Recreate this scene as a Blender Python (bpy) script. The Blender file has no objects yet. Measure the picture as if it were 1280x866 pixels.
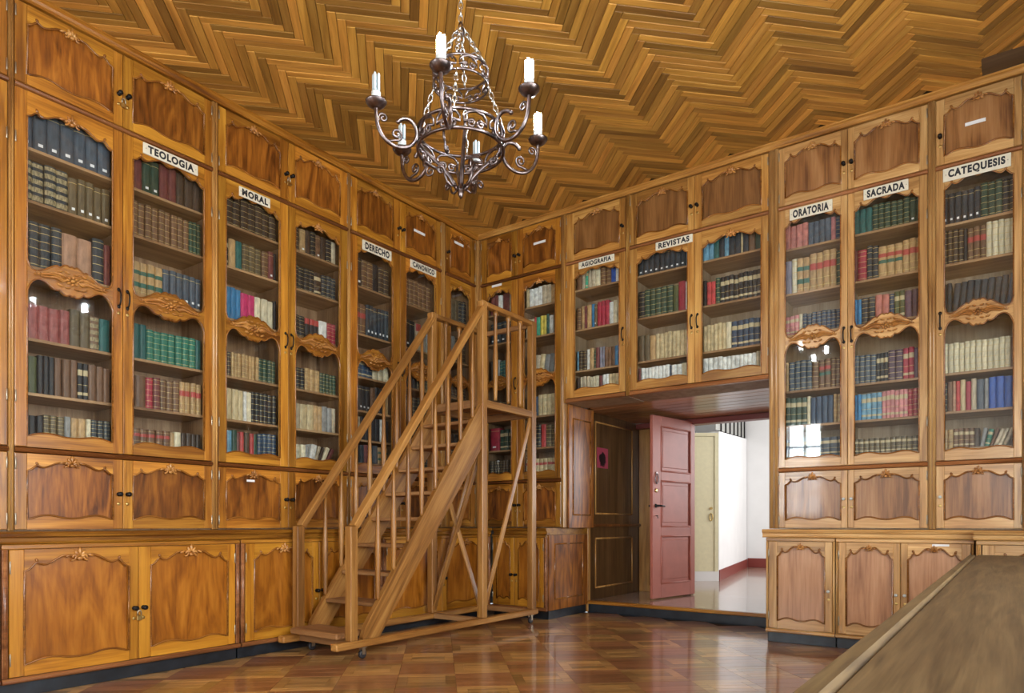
import bpy, math, random
from mathutils import Vector, Matrix
random.seed(7)
SC = bpy.context.scene
COL = SC.collection
PI = math.pi

# ------------------------------------------------------------------ camera, world, lights
F_PX, HZ, TH, CAM = 860.0, 654.0, math.radians(35.9), Vector((4.842, -6.03, 0.97))
cd = bpy.data.cameras.new('camera'); cam = bpy.data.objects.new('camera', cd); COL.objects.link(cam)
cam.location = CAM; cam.rotation_euler = (PI/2, 0, TH)
cd.sensor_fit = 'HORIZONTAL'; cd.sensor_width = 36.0; cd.lens = 36.0*F_PX/1280
cd.shift_y = (HZ-433)/1280.0; cd.clip_start = 0.05
SC.camera = cam
SC.view_settings.view_transform = 'Standard'; SC.view_settings.look = 'None'
SC.view_settings.gamma = 1.0; SC.view_settings.use_curve_mapping = False
SC.view_settings.exposure = 0.0
W = bpy.data.worlds.new('world'); SC.world = W; W.use_nodes = True
W.node_tree.nodes['Background'].inputs[0].default_value = (0.80, 0.90, 1.0, 1)
W.node_tree.nodes['Background'].inputs[1].default_value = 1.0

def area(name, loc, rot, sx, sy, power, col):
    l = bpy.data.lights.new(name, 'AREA'); l.shape = 'RECTANGLE'; l.size = sx; l.size_y = sy
    l.energy = power; l.color = col
    o = bpy.data.objects.new(name, l); COL.objects.link(o); o.location = loc; o.rotation_euler = rot
    return o
# daylight standing in the window openings: (centre along wall, z centre, width, height)
REAR_WIN = [(1.32, 2.05, 0.95, 1.85), (5.75, 2.05, 1.2, 1.85)]       # wall_rear  (y = YR); the second is an added, unseen light source
RIGHT_WIN = [(-3.5, 1.75, 1.6, 2.1), (-6.1, 1.75, 1.6, 2.1)]    # wall_right (x = XR)
YR, XR, ZC = -8.6, 6.6, 4.185
for i, (c, z, w, h) in enumerate(REAR_WIN):
    area('daylight_rear', (c, YR-0.28, z), (-PI/2, 0, PI), w, h, 185, (0.88, 0.94, 1.0))
for i, (c, z, w, h) in enumerate(RIGHT_WIN):
    area('daylight_right', (XR+0.28, c, z), (0, PI/2, 0), h, w, 255, (0.95, 0.97, 1.0))
area('daylight_next_room', (4.9, 5.0, 2.3), (0, PI/2, 0), 2.2, 2.0, 155, (0.96, 0.97, 1.0))

# ------------------------------------------------------------------ object helpers
def tag(o, label=None, cat=None, group=None, kind=None):
    if label: o['label'] = label
    if cat: o['category'] = cat
    if group: o['group'] = group
    if kind: o['kind'] = kind
    return o
def empty(name, loc=(0, 0, 0), rz=0, label=None, cat=None, group=None, kind=None):
    o = bpy.data.objects.new(name, None); COL.objects.link(o)
    o.location = loc; o.rotation_euler = (0, 0, rz); o.empty_display_size = 0.1
    return tag(o, label, cat, group, kind)
def link(name, mesh, parent=None, loc=(0, 0, 0), rot=(0, 0, 0), scale=(1, 1, 1)):
    o = bpy.data.objects.new(name, mesh); COL.objects.link(o)
    o.location = loc; o.rotation_euler = rot; o.scale = scale
    if parent: o.parent = parent
    return o

class MB:
    def __init__(s): s.v = []; s.f = []; s.m = []; s.sm = []
    def face(s, idx, m=0, sm=False): s.f.append(tuple(idx)); s.m.append(m); s.sm.append(sm)
    def box(s, x0, x1, y0, y1, z0, z1, m=0):
        b = len(s.v)
        s.v += [(x, y, z) for z in (z0, z1) for y in (y0, y1) for x in (x0, x1)]
        for q in ((0, 2, 3, 1), (4, 5, 7, 6), (0, 1, 5, 4), (2, 6, 7, 3), (0, 4, 6, 2), (1, 3, 7, 5)):
            s.face([b+i for i in q], m)
        return s
    def cbox(s, x0, x1, y0, y1, z0, z1, c=0.004, m=0):
        """box with chamfered edges"""
        b = len(s.v); idx = {}
        X = (x0, x1); Y = (y0, y1); Z = (z0, z1)
        for i in (0, 1):
            for j in (0, 1):
                for k in (0, 1):
                    sx, sy, sz = (1-2*i)*c, (1-2*j)*c, (1-2*k)*c
                    for a, p in enumerate(((X[i], Y[j]+sy, Z[k]+sz), (X[i]+sx, Y[j], Z[k]+sz), (X[i]+sx, Y[j]+sy, Z[k]))):
                        idx[(i, j, k, a)] = len(s.v); s.v.append(p)
        def F(l, flip):
            s.face([idx[t] for t in (l[::-1] if flip else l)], m)
        for i in (0, 1): F([(i, 0, 0, 0), (i, 0, 1, 0), (i, 1, 1, 0), (i, 1, 0, 0)], i == 1)
        for j in (0, 1): F([(0, j, 0, 1), (1, j, 0, 1), (1, j, 1, 1), (0, j, 1, 1)], j == 1)
        for k in (0, 1): F([(0, 0, k, 2), (0, 1, k, 2), (1, 1, k, 2), (1, 0, k, 2)], k == 1)
        for i in (0, 1):
            for j in (0, 1): F([(i, j, 0, 0), (i, j, 1, 0), (i, j, 1, 1), (i, j, 0, 1)], (i+j) % 2 == 1)
        for i in (0, 1):
            for k in (0, 1): F([(i, 0, k, 0), (i, 1, k, 0), (i, 1, k, 2), (i, 0, k, 2)], (i+k) % 2 == 0)
        for j in (0, 1):
            for k in (0, 1): F([(0, j, k, 1), (1, j, k, 1), (1, j, k, 2), (0, j, k, 2)], (j+k) % 2 == 1)
        for i in (0, 1):
            for j in (0, 1):
                for k in (0, 1): F([(i, j, k, 0), (i, j, k, 1), (i, j, k, 2)], (i+j+k) % 2 == 1)
        return s
    def tube(s, pts, r, n=8, closed=False, m=0, caps=True):
        pts = [Vector(p) for p in pts]; N = len(pts)
        rs = r if isinstance(r, (list, tuple)) else [r]*N
        b = len(s.v); nrm = None
        for i in range(N):
            if closed: t = pts[(i+1) % N]-pts[i-1]
            else: t = pts[min(i+1, N-1)]-pts[max(i-1, 0)]
            if t.length < 1e-9: t = Vector((0, 0, 1))
            t.normalize()
            if nrm is None:
                nrm = t.orthogonal()
            nrm = nrm-t*nrm.dot(t)
            if nrm.length < 1e-6: nrm = t.orthogonal()
            nrm.normalize(); bi = t.cross(nrm)
            for k in range(n):
                a = 2*PI*k/n
                s.v.append(tuple(pts[i]+(nrm*math.cos(a)+bi*math.sin(a))*rs[i]))
        for i in range(N if closed else N-1):
            j = (i+1) % N
            for k in range(n):
                k2 = (k+1) % n
                s.face([b+i*n+k, b+i*n+k2, b+j*n+k2, b+j*n+k], m, True)
        if caps and not closed:
            s.face([b+k for k in range(n)][::-1], m); s.face([b+(N-1)*n+k for k in range(n)], m)
        return s
    def lathe(s, prof, c=(0, 0, 0), n=12, axis='z', m=0):
        b = len(s.v); N = len(prof)
        for r, h in prof:
            for k in range(n):
                a = 2*PI*k/n; p, q = r*math.cos(a), r*math.sin(a)
                if axis == 'z': s.v.append((c[0]+p, c[1]+q, c[2]+h))
                elif axis == 'y': s.v.append((c[0]+p, c[1]+h, c[2]-q))
                else: s.v.append((c[0]+h, c[1]+p, c[2]+q))
        for i in range(N-1):
            for k in range(n):
                k2 = (k+1) % n
                s.face([b+i*n+k, b+i*n+k2, b+(i+1)*n+k2, b+(i+1)*n+k], m, True)
        s.face([b+k for k in range(n)][::-1], m); s.face([b+(N-1)*n+k for k in range(n)], m)
        return s
    def blob(s, c, r, rot=0.0, n=8, rings=4, m=0):
        """ellipsoid, radii r=(rx,ry,rz), rotated about y by rot"""
        b = len(s.v); cr, sr = math.cos(rot), math.sin(rot)
        def add(x, y, z):
            s.v.append((c[0]+x*cr+z*sr, c[1]+y, c[2]-x*sr+z*cr))
        add(0, -r[1], 0)
        for i in range(1, rings):
            ph = PI*i/rings
            for k in range(n):
                a = 2*PI*k/n
                add(r[0]*math.sin(ph)*math.cos(a), -r[1]*math.cos(ph), r[2]*math.sin(ph)*math.sin(a))
        add(0, r[1], 0); e = len(s.v)-1
        for k in range(n):
            k2 = (k+1) % n
            s.face([b, b+1+k, b+1+k2], m, True)
            for i in range(rings-2):
                p = b+1+i*n; s.face([p+k, p+n+k, p+n+k2, p+k2], m, True)
            p = b+1+(rings-2)*n; s.face([p+k, e, p+k2], m, True)
        return s
    def strip(s, xs, lo, hi, y0, y1, m=0):
        """solid between two height curves over xs, y0 front to y1 back"""
        b = len(s.v); n = len(xs)
        for x, a, c in zip(xs, lo, hi): s.v += [(x, y0, a), (x, y0, c), (x, y1, a), (x, y1, c)]
        for i in range(n-1):
            p, q = b+4*i, b+4*i+4
            s.face([p, q, q+1, p+1], m); s.face([p+2, p+3, q+3, q+2], m)
            s.face([p, p+2, q+2, q], m); s.face([p+1, q+1, q+3, p+3], m)
        s.face([b, b+1, b+3, b+2], m); p = b+4*(n-1); s.face([p, p+2, p+3, p+1], m)
        return s
    def prism(s, poly, z0, z1, m=0):
        b = len(s.v); n = len(poly)
        s.v += [(x, y, z0) for x, y in poly]+[(x, y, z1) for x, y in poly]
        s.face([b+i for i in range(n)][::-1], m); s.face([b+n+i for i in range(n)], m)
        for i in range(n):
            j = (i+1) % n; s.face([b+i, b+j, b+n+j, b+n+i], m)
        return s
    def sweep_x(s, prof, x0, x1, m=0):
        """profile [(y,z)...] counter-clockwise seen from +x, extruded along x"""
        b = len(s.v); n = len(prof)
        s.v += [(x0, y, z) for y, z in prof]+[(x1, y, z) for y, z in prof]
        for i in range(n):
            j = (i+1) % n; s.face([b+i, b+n+i, b+n+j, b+j][::-1], m)
        s.face([b+i for i in range(n)][::-1], m); s.face([b+n+i for i in range(n)], m)
        return s
    def mesh(s, name, mats):
        me = bpy.data.meshes.new(name); me.from_pydata(s.v, [], s.f)
        if not isinstance(mats, (list, tuple)): mats = [mats]
        for mt in mats: me.materials.append(mt)
        me.polygons.foreach_set('material_index', s.m)
        me.polygons.foreach_set('use_smooth', s.sm)
        me.update(); return me
    def build(s, name, mats, parent=None, **k): return link(name, s.mesh(name, mats), parent, **k)

# ------------------------------------------------------------------ materials
def newmat(name):
    m = bpy.data.materials.new(name); m.use_nodes = True
    nt = m.node_tree; return m, nt, nt.nodes['Principled BSDF']
def N(nt, typ, **k):
    n = nt.nodes.new(typ)
    for a, b in k.items():
        if a[0] == '_': setattr(n, a[1:], b)
        else: n.inputs[a].default_value = b
    return n
def plain(name, col, rough=0.5, metal=0.0, coat=0.0, noise=0.0, nscale=20, spec=0.5):
    m, nt, b = newmat(name)
    b.inputs['Base Color'].default_value = (*col, 1); b.inputs['Roughness'].default_value = rough
    b.inputs['Metallic'].default_value = metal; b.inputs['Coat Weight'].default_value = coat
    b.inputs['Specular IOR Level'].default_value = spec
    if noise:
        tc = N(nt, 'ShaderNodeTexCoord'); nz = N(nt, 'ShaderNodeTexNoise', Scale=nscale, Detail=5)
        r = N(nt, 'ShaderNodeMapRange'); r.inputs['From Min'].default_value = 0.3; r.inputs['From Max'].default_value = 0.7
        r.inputs['To Min'].default_value = 1-noise; r.inputs['To Max'].default_value = 1+noise
        mx = N(nt, 'ShaderNodeVectorMath', _operation='SCALE'); mx.inputs[0].default_value = col
        nt.links.new(tc.outputs['Object'], nz.inputs['Vector']); nt.links.new(nz.outputs[0], r.inputs[0])
        nt.links.new(r.outputs[0], mx.inputs['Scale']); nt.links.new(mx.outputs[0], b.inputs['Base Color'])
    return m
def wood(name, dark, mid, light, axis='z', rough=0.3, coat=0.25, vary=0.25, cross=9.0, along=0.8, attr=None, spec=0.5, hue=0.0, figure=0.0):
    """varnished timber: stretched noise along the grain, tone differs from piece to piece"""
    m, nt, b = newmat(name); L = nt.links.new
    tc = N(nt, 'ShaderNodeTexCoord'); oi = N(nt, 'ShaderNodeObjectInfo')
    off = N(nt, 'ShaderNodeVectorMath', _operation='MULTIPLY_ADD'); off.inputs[1].default_value = (0, 0, 0)
    off.inputs[1].default_value = (37.0, 19.0, 53.0)
    cmb = N(nt, 'ShaderNodeCombineXYZ')
    for i in range(3): L(oi.outputs['Random'], cmb.inputs[i])
    L(cmb.outputs[0], off.inputs[0]); L(tc.outputs['Object'], off.inputs[2])
    src = off.outputs[0]
    if attr:
        at = N(nt, 'ShaderNodeAttribute', _attribute_name=attr)
        o2 = N(nt, 'ShaderNodeVectorMath', _operation='MULTIPLY_ADD'); o2.inputs[1].default_value = (41.0, 23.0, 31.0)
        L(at.outputs['Vector'], o2.inputs[0]); L(src, o2.inputs[2]); src = o2.outputs[0]
    def nz(sc_a, sc_c, detail, dist):
        mp = N(nt, 'ShaderNodeMapping')
        s = [sc_c]*3; s['xyz'.index(axis)] = sc_a; mp.inputs['Scale'].default_value = s
        t = N(nt, 'ShaderNodeTexNoise', Scale=1.0, Detail=detail, Distortion=dist)
        L(src, mp.inputs['Vector']); L(mp.outputs[0], t.inputs['Vector']); return t.outputs[0]
    n1 = nz(along, cross, 4, 1.2+figure); n2 = nz(along*4, cross*11, 3, 0.3)
    mx = N(nt, 'ShaderNodeMath', _operation='MULTIPLY_ADD'); mx.inputs[1].default_value = 0.5
    L(n2, mx.inputs[0]); L(n1, mx.inputs[2])
    rp = N(nt, 'ShaderNodeValToRGB'); e = rp.color_ramp.elements
    e[0].position = 0.52; e[0].color = (*dark, 1); e[1].position = 1.0; e[1].color = (*light, 1)
    k = e.new(0.74); k.color = (*mid, 1)
    L(mx.outputs[0], rp.inputs[0])
    rnd = oi.outputs['Random']
    if attr:
        sp = N(nt, 'ShaderNodeSeparateXYZ'); L(at.outputs['Vector'], sp.inputs[0]); 
        ad = N(nt, 'ShaderNodeMath', _operation='ADD'); L(rnd, ad.inputs[0]); L(sp.outputs[0], ad.inputs[1])
        fr = N(nt, 'ShaderNodeMath', _operation='FRACT'); L(ad.outputs[0], fr.inputs[0]); rnd = fr.outputs[0]
    mr = N(nt, 'ShaderNodeMapRange'); mr.inputs['To Min'].default_value = 1-vary; mr.inputs['To Max'].default_value = 1+vary
    L(rnd, mr.inputs[0])
    hs = N(nt, 'ShaderNodeHueSaturation'); L(rp.outputs[0], hs.inputs['Color']); L(mr.outputs[0], hs.inputs['Value'])
    if hue:
        mh = N(nt, 'ShaderNodeMapRange'); mh.inputs['To Min'].default_value = 0.5-hue; mh.inputs['To Max'].default_value = 0.5+hue
        mf = N(nt, 'ShaderNodeMath', _operation='MULTIPLY'); mf.inputs[1].default_value = 7.3; L(rnd, mf.inputs[0])
        mg = N(nt, 'ShaderNodeMath', _operation='FRACT'); L(mf.outputs[0], mg.inputs[0]); L(mg.outputs[0], mh.inputs[0]); L(mh.outputs[0], hs.inputs['Hue'])
    L(hs.outputs[0], b.inputs['Base Color'])
    b.inputs['Roughness'].default_value = rough; b.inputs['Coat Weight'].default_value = coat
    b.inputs['Coat Roughness'].default_value = 0.07; b.inputs['Specular IOR Level'].default_value = spec
    bp = N(nt, 'ShaderNodeBump', Strength=0.06, Distance=0.004); L(mx.outputs[0], bp.inputs['Height']); L(bp.outputs[0], b.inputs['Normal'])
    return m
M = {}
# walnut / cedar of the cases: stiles, rails, panels
FR = ((0.14, 0.042, 0.004), (0.345, 0.132, 0.013), (0.54, 0.25, 0.032))
PN = ((0.075, 0.020, 0.003), (0.22, 0.068, 0.008), (0.40, 0.145, 0.018))
M['stile'] = wood('wood_stile', *FR, 'z', vary=0.30, coat=0.12, hue=0.005)
M['rail'] = wood('wood_rail', *FR, 'x', vary=0.30, coat=0.12, hue=0.005)
M['panel'] = wood('wood_panel', *PN, 'z', vary=0.22, cross=6, along=1.3, figure=1.5, coat=0.12)
M['mould'] = wood('wood_moulding', (0.06, 0.018, 0.005), (0.135, 0.042, 0.010), (0.24, 0.09, 0.024), 'x', vary=0.1)
M['bead'] = wood('wood_bead', (0.12, 0.038, 0.006), (0.24, 0.085, 0.014), (0.36, 0.15, 0.032), 'x', vary=0.1, rough=0.25)  # darkened so the shadow line round the panels is in its colour
M['carve'] = wood('wood_carving', (0.20, 0.07, 0.012), (0.42, 0.17, 0.035), (0.62, 0.31, 0.08), 'x', vary=0.1, cross=14, along=8, rough=0.3)
M['post'] = wood('wood_pilaster', (0.26, 0.11, 0.028), (0.44, 0.215, 0.058), (0.60, 0.34, 0.11), 'z', vary=0.12)
M['inner'] = wood('wood_interior', (0.17, 0.085, 0.038), (0.27, 0.15, 0.075), (0.38, 0.235, 0.13), 'z', vary=0.08, rough=0.6, coat=0.0)
M['shelf'] = wood('wood_shelf', (0.20, 0.10, 0.04), (0.34, 0.19, 0.085), (0.48, 0.30, 0.15), 'x', vary=0.1, rough=0.5, coat=0.0)
# far right cases: paled by wear and by window light put into the colour
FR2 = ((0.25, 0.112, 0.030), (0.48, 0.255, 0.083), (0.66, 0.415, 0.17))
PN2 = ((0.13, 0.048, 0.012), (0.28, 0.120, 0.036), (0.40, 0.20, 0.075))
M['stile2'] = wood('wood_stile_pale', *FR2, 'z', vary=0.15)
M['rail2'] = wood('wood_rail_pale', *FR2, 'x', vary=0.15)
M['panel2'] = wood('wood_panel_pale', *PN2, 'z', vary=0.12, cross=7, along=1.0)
FR3 = ((0.24, 0.078, 0.005), (0.44, 0.175, 0.013), (0.58, 0.27, 0.026)); PN3 = ((0.19, 0.055, 0.004), (0.33, 0.108, 0.008), (0.46, 0.175, 0.018))
M['stile3'] = wood('wood_stile_orange', *FR3, 'z', vary=0.2, coat=0.12); M['rail3'] = wood('wood_rail_orange', *FR3, 'x', vary=0.2, coat=0.12)
M['panel3'] = wood('wood_panel_orange', *PN3, 'z', vary=0.12, cross=5, along=1.2, figure=2.0, coat=0.12)
PN4 = ((0.25, 0.102, 0.042), (0.42, 0.198, 0.090), (0.55, 0.295, 0.15))  # lower right panels lightened further, window light and wear put into the colour
FR5 = ((0.17, 0.062, 0.010), (0.36, 0.160, 0.032), (0.58, 0.33, 0.095)); PN5 = ((0.10, 0.038, 0.009), (0.21, 0.088, 0.024), (0.33, 0.155, 0.050))
M['stile5'] = wood('wood_stile_brown', *FR5, 'z', vary=0.28, coat=0.12); M['rail5'] = wood('wood_rail_brown', *FR5, 'x', vary=0.28, coat=0.12)
M['panel5'] = wood('wood_panel_brown', *PN5, 'z', vary=0.12, cross=9, along=0.9)
M['inner2'] = wood('wood_interior_pale', (0.26, 0.17, 0.095), (0.36, 0.25, 0.15), (0.46, 0.34, 0.22), 'z', vary=0.05, rough=0.6, coat=0.0)
M['panel4'] = wood('wood_panel_worn_lit', *PN4, 'z', vary=0.08, cross=7, along=1.0)
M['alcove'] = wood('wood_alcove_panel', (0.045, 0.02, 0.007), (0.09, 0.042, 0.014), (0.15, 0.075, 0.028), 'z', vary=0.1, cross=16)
M['sofmat'] = wood('wood_soffit', (0.20, 0.085, 0.032), (0.36, 0.165, 0.07), (0.50, 0.26, 0.125), 'x', vary=0.38, cross=14, along=0.5)
M['ladder'] = wood('wood_ladder', (0.16, 0.060, 0.011), (0.31, 0.132, 0.027), (0.47, 0.235, 0.062), 'z', vary=0.12, rough=0.4, coat=0.1)
M['ladder_y'] = wood('wood_ladder_long', (0.16, 0.060, 0.011), (0.31, 0.132, 0.027), (0.47, 0.235, 0.062), 'y', vary=0.12, rough=0.4, coat=0.1)
M['tread'] = wood('wood_tread', (0.17, 0.070, 0.020), (0.29, 0.130, 0.040), (0.40, 0.21, 0.08), 'x', vary=0.15, rough=0.6, coat=0.0)
M['slat'] = wood('wood_ceiling_slat', (0.28, 0.122, 0.018), (0.41, 0.190, 0.031), (0.53, 0.27, 0.053), 'x', vary=0.5, cross=18, along=1.0, attr='tone', rough=0.45, coat=0.03, hue=0.004)
M['floor_r'] = wood('parquet_red', (0.19, 0.074, 0.030), (0.28, 0.118, 0.048), (0.38, 0.175, 0.074), 'x', vary=0.28, cross=16, along=1.5, attr='tone', rough=0.28, coat=0.55)
M['floor_l'] = wood('parquet_light', (0.27, 0.130, 0.042), (0.41, 0.222, 0.072), (0.56, 0.34, 0.122), 'x', vary=0.46, cross=16, along=1.5, attr='tone', rough=0.28, coat=0.55)
M['deck'] = wood('wood_next_room_floor', (0.20, 0.12, 0.08), (0.33, 0.215, 0.15), (0.46, 0.32, 0.24), 'x', vary=0.15, cross=10, along=0.6, rough=0.2, coat=0.5)
M['desk'] = wood('wood_desk', (0.055, 0.032, 0.012), (0.095, 0.058, 0.023), (0.145, 0.092, 0.039), 'y', vary=0.1, cross=30, along=2.0, rough=0.5, coat=0.0, spec=0.35)
M['desk_rim'] = wood('wood_desk_rim', (0.055, 0.032, 0.012), (0.105, 0.065, 0.025), (0.155, 0.10, 0.042), 'y', vary=0.1, cross=20, along=2.0, rough=0.55, coat=0.0, spec=0.3)
M['basemould'] = wood('wood_base_moulding', (0.13, 0.042, 0.012), (0.26, 0.095, 0.030), (0.38, 0.16, 0.06), 'x', vary=0.1)
M['plinth'] = plain('painted_black_plinth', (0.009, 0.013, 0.019), 0.45, noise=0.6, nscale=12, coat=0.05)
M['iron'] = plain('wrought_iron', (0.17, 0.135, 0.13), 0.30, metal=1.0, noise=0.5, nscale=30)
M['chain'] = plain('steel_chain', (0.62, 0.62, 0.60), 0.25, metal=1.0)
M['black'] = plain('black_metal', (0.012, 0.010, 0.010), 0.4, metal=0.6)
M['brass'] = plain('brass', (0.62, 0.45, 0.17), 0.3, metal=1.0)
M['steel'] = plain('steel_hinge', (0.42, 0.36, 0.27), 0.4, metal=0.9)
M['paper'] = plain('paper_ticket', (0.80, 0.80, 0.80), 0.7)
M['ivory'] = plain('ivory_board', (0.74, 0.70, 0.56), 0.5, noise=0.06)
M['letter'] = plain('black_lettering', (0.010, 0.012, 0.018), 0.5)
M['white'] = plain('white_plaster', (0.82, 0.815, 0.80), 0.7, noise=0.03, nscale=3)
M['ceilback'] = plain('dark_void', (0.05, 0.025, 0.01), 0.8)
M['cream'] = plain('cream_paint', (0.76, 0.70, 0.46), 0.4, noise=0.04)
M['maroon'] = plain('maroon_paint', (0.23, 0.045, 0.035), 0.4)
M['red'] = plain('red_door_paint', (0.44, 0.135, 0.095), 0.45, coat=0.0, noise=0.08, nscale=6)
M['rubber'] = plain('rubber_wheel', (0.03, 0.03, 0.035), 0.5)
M['cfl'] = plain('unlit_lamp_glass', (0.46, 0.54, 0.56), 0.25)
M['socket'] = plain('lamp_socket', (0.55, 0.58, 0.56), 0.4)
M['gold'] = plain('gilt', (0.62, 0.48, 0.20), 0.4, metal=0.35)
M['pages'] = plain('page_block', (0.62, 0.54, 0.38), 0.8)
M['redlab'] = plain('red_label', (0.42, 0.06, 0.05), 0.5)
M['grnlab'] = plain('green_label', (0.03, 0.12, 0.09), 0.5)
M['crmlab'] = plain('cream_label', (0.50, 0.41, 0.24), 0.6)
M['ornlab'] = plain('tooled_gilt', (0.27, 0.22, 0.12), 0.5, noise=0.8, nscale=9)
M['greyglass'] = plain('frosted_pane', (0.42, 0.42, 0.38), 0.3)
M['hatch'] = wood('wood_ceiling_hatch', (0.05, 0.03, 0.018), (0.09, 0.055, 0.03), (0.14, 0.09, 0.05), 'x', vary=0.1)
m, nt, b = newmat('lit_lamp'); b.inputs['Base Color'].default_value = (1, 1, 1, 1)
b.inputs['Emission Color'].default_value = (0.82, 0.93, 1.0, 1); b.inputs['Emission Strength'].default_value = 230.0; M['lit'] = m
# window glass: clear pane with a mirror reflection by angle
m = bpy.data.materials.new('cabinet_glass'); m.use_nodes = True; nt = m.node_tree; nt.nodes.clear()
o_ = N(nt, 'ShaderNodeOutputMaterial'); mix = N(nt, 'ShaderNodeMixShader'); tr = N(nt, 'ShaderNodeBsdfTransparent'); gl = N(nt, 'ShaderNodeBsdfGlossy')
tr.inputs[0].default_value = (0.97, 0.985, 0.98, 1); gl.inputs['Roughness'].default_value = 0.03
lw = N(nt, 'ShaderNodeLayerWeight', Blend=0.5)
pw = N(nt, 'ShaderNodeMath', _operation='POWER'); pw.inputs[1].default_value = 5.0; nt.links.new(lw.outputs['Facing'], pw.inputs[0])
fr = N(nt, 'ShaderNodeMath', _operation='MULTIPLY_ADD'); fr.inputs[1].default_value = 0.96; fr.inputs[2].default_value = 0.04; nt.links.new(pw.outputs[0], fr.inputs[0])
nt.links.new(fr.outputs[0], mix.inputs[0]); nt.links.new(tr.outputs[0], mix.inputs[1]); nt.links.new(gl.outputs[0], mix.inputs[2]); nt.links.new(mix.outputs[0], o_.inputs[0]); M['glass'] = m
# book cloth and leather, colour from the object (single books) or from the mesh (the joined remainder)
def bookmat(name, from_attr):
    m, nt, b = newmat(name); L = nt.links.new
    if from_attr: c = N(nt, 'ShaderNodeAttribute', _attribute_name='col').outputs['Color']
    else: c = N(nt, 'ShaderNodeObjectInfo').outputs['Color']
    tc = N(nt, 'ShaderNodeTexCoord'); nz = N(nt, 'ShaderNodeTexNoise', Scale=3.0 if not from_attr else 25.0, Detail=6)
    L(tc.outputs['Object'], nz.inputs['Vector'])
    r = N(nt, 'ShaderNodeMapRange'); r.inputs['From Min'].default_value = 0.3; r.inputs['From Max'].default_value = 0.7
    r.inputs['To Min'].default_value = 0.7; r.inputs['To Max'].default_value = 1.35; L(nz.outputs[0], r.inputs[0])
    v = N(nt, 'ShaderNodeVectorMath', _operation='SCALE'); L(c, v.inputs[0]); L(r.outputs[0], v.inputs['Scale'])
    L(v.outputs[0], b.inputs['Base Color']); b.inputs['Roughness'].default_value = 0.5
    return m
M['cover'] = bookmat('book_cover', False); M['cover_mix'] = bookmat('book_cover_mixed', True)

# ------------------------------------------------------------------ the room shell
def struct(o, label, cat): return tag(o, label, cat, kind='structure')
struct(MB().box(-0.62, -0.47, YR, 2.0, 0, ZC+0.05).build('wall_left', M['white']), 'plastered wall hidden behind the long left bookcases', 'wall')
wb = MB(); wb.box(-0.47, 1.05, 0.60, 1.95, 0, ZC+0.05); wb.box(3.26, XR, 0.60, 1.95, 0, ZC+0.05); wb.box(1.05, 3.26, 0.60, 1.95, 2.26, ZC+0.05)
struct(wb.build('wall_back', M['white']), 'thick plastered wall behind the bookcases with the door recess', 'wall')
def holed(name, horiz, pos, a0, a1, wins, thick, label):
    mb = MB(); zs = (0, ZC+0.05); cur = a0
    def bx(p, q, z0, z1):
        if horiz: mb.box(p, q, pos-thick, pos, z0, z1)
        else: mb.box(pos, pos+thick, p, q, z0, z1)
    for c, z, w, h in sorted(wins):
        bx(cur, c-w/2, *zs); bx(c-w/2, c+w/2, 0, z-h/2); bx(c-w/2, c+w/2, z+h/2, zs[1]); cur = c+w/2
    bx(cur, a1, *zs)
    struct(mb.build(name, M['white']), label, 'wall')
holed('wall_rear', True, YR, -0.62, XR+0.15, REAR_WIN, 0.25, 'white plastered wall opposite the door with two windows, one of them added')
holed('wall_right', False, XR, YR, 2.0, RIGHT_WIN, 0.25, 'white plastered wall beyond the desk with two windows')
def room_window(name, horiz, pos, win, label):
    c, z, w, h = win; mb = MB(); g = MB(); nx, nz = 3, 4
    def bar(m_, p, q, z0, z1, t=0.02):
        if horiz: m_.box(p, q, pos-0.12-t, pos-0.12+t, z0, z1)
        else: m_.box(pos+0.12-t, pos+0.12+t, p, q, z0, z1)
    for i in range(nx+1):
        x = c-w/2+w*i/nx; bar(mb, max(x-0.025, c-w/2), min(x+0.025, c+w/2), z-h/2, z+h/2)
    for j in range(nz+1):
        y = z-h/2+h*j/nz; bar(mb, c-w/2, c+w/2, max(y-0.02, z-h/2), min(y+0.02, z+h/2), 0.018)
    o = struct(mb.build(name, M['white']), label, 'window')
    for i in range(nx):
        for j in range(nz):
            g = MB(); bar(g, c-w/2+w*i/nx+0.02, c-w/2+w*(i+1)/nx-0.02, z-h/2+h*j/nz+0.015, z-h/2+h*(j+1)/nz-0.015, 0.002)
            g.build('window_pane', M['glass'], o)
room_window('window_1', True, YR, REAR_WIN[0], 'white framed window in the rear wall facing the left bookcases')
room_window('window_added', True, YR, REAR_WIN[1], 'added unseen window, white framed, in the rear wall behind the desk')
room_window('window_3', False, XR, RIGHT_WIN[0], 'white framed window in the right wall beside the desk')
room_window('window_4', False, XR, RIGHT_WIN[1], 'white framed window in the right wall near the rear corner')

def proj(p):
    r = Vector(p)-CAM; fw = Vector((-math.sin(TH), math.cos(TH), 0)); rt = Vector((math.cos(TH), math.sin(TH), 0))
    d = r.dot(fw)
    if d < 0.3: return None
    return (640+F_PX*r.dot(rt)/d, HZ-F_PX*r.z/d, d)
def in_view(p, m=25):
    q = proj(p); return q if q and -m < q[0] < 1280+m and -m < q[1] < 866+m else None
def tone_attr(me, tones):
    a = me.attributes.new('tone', 'FLOAT', 'FACE'); a.data.foreach_set('value', tones)

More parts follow.
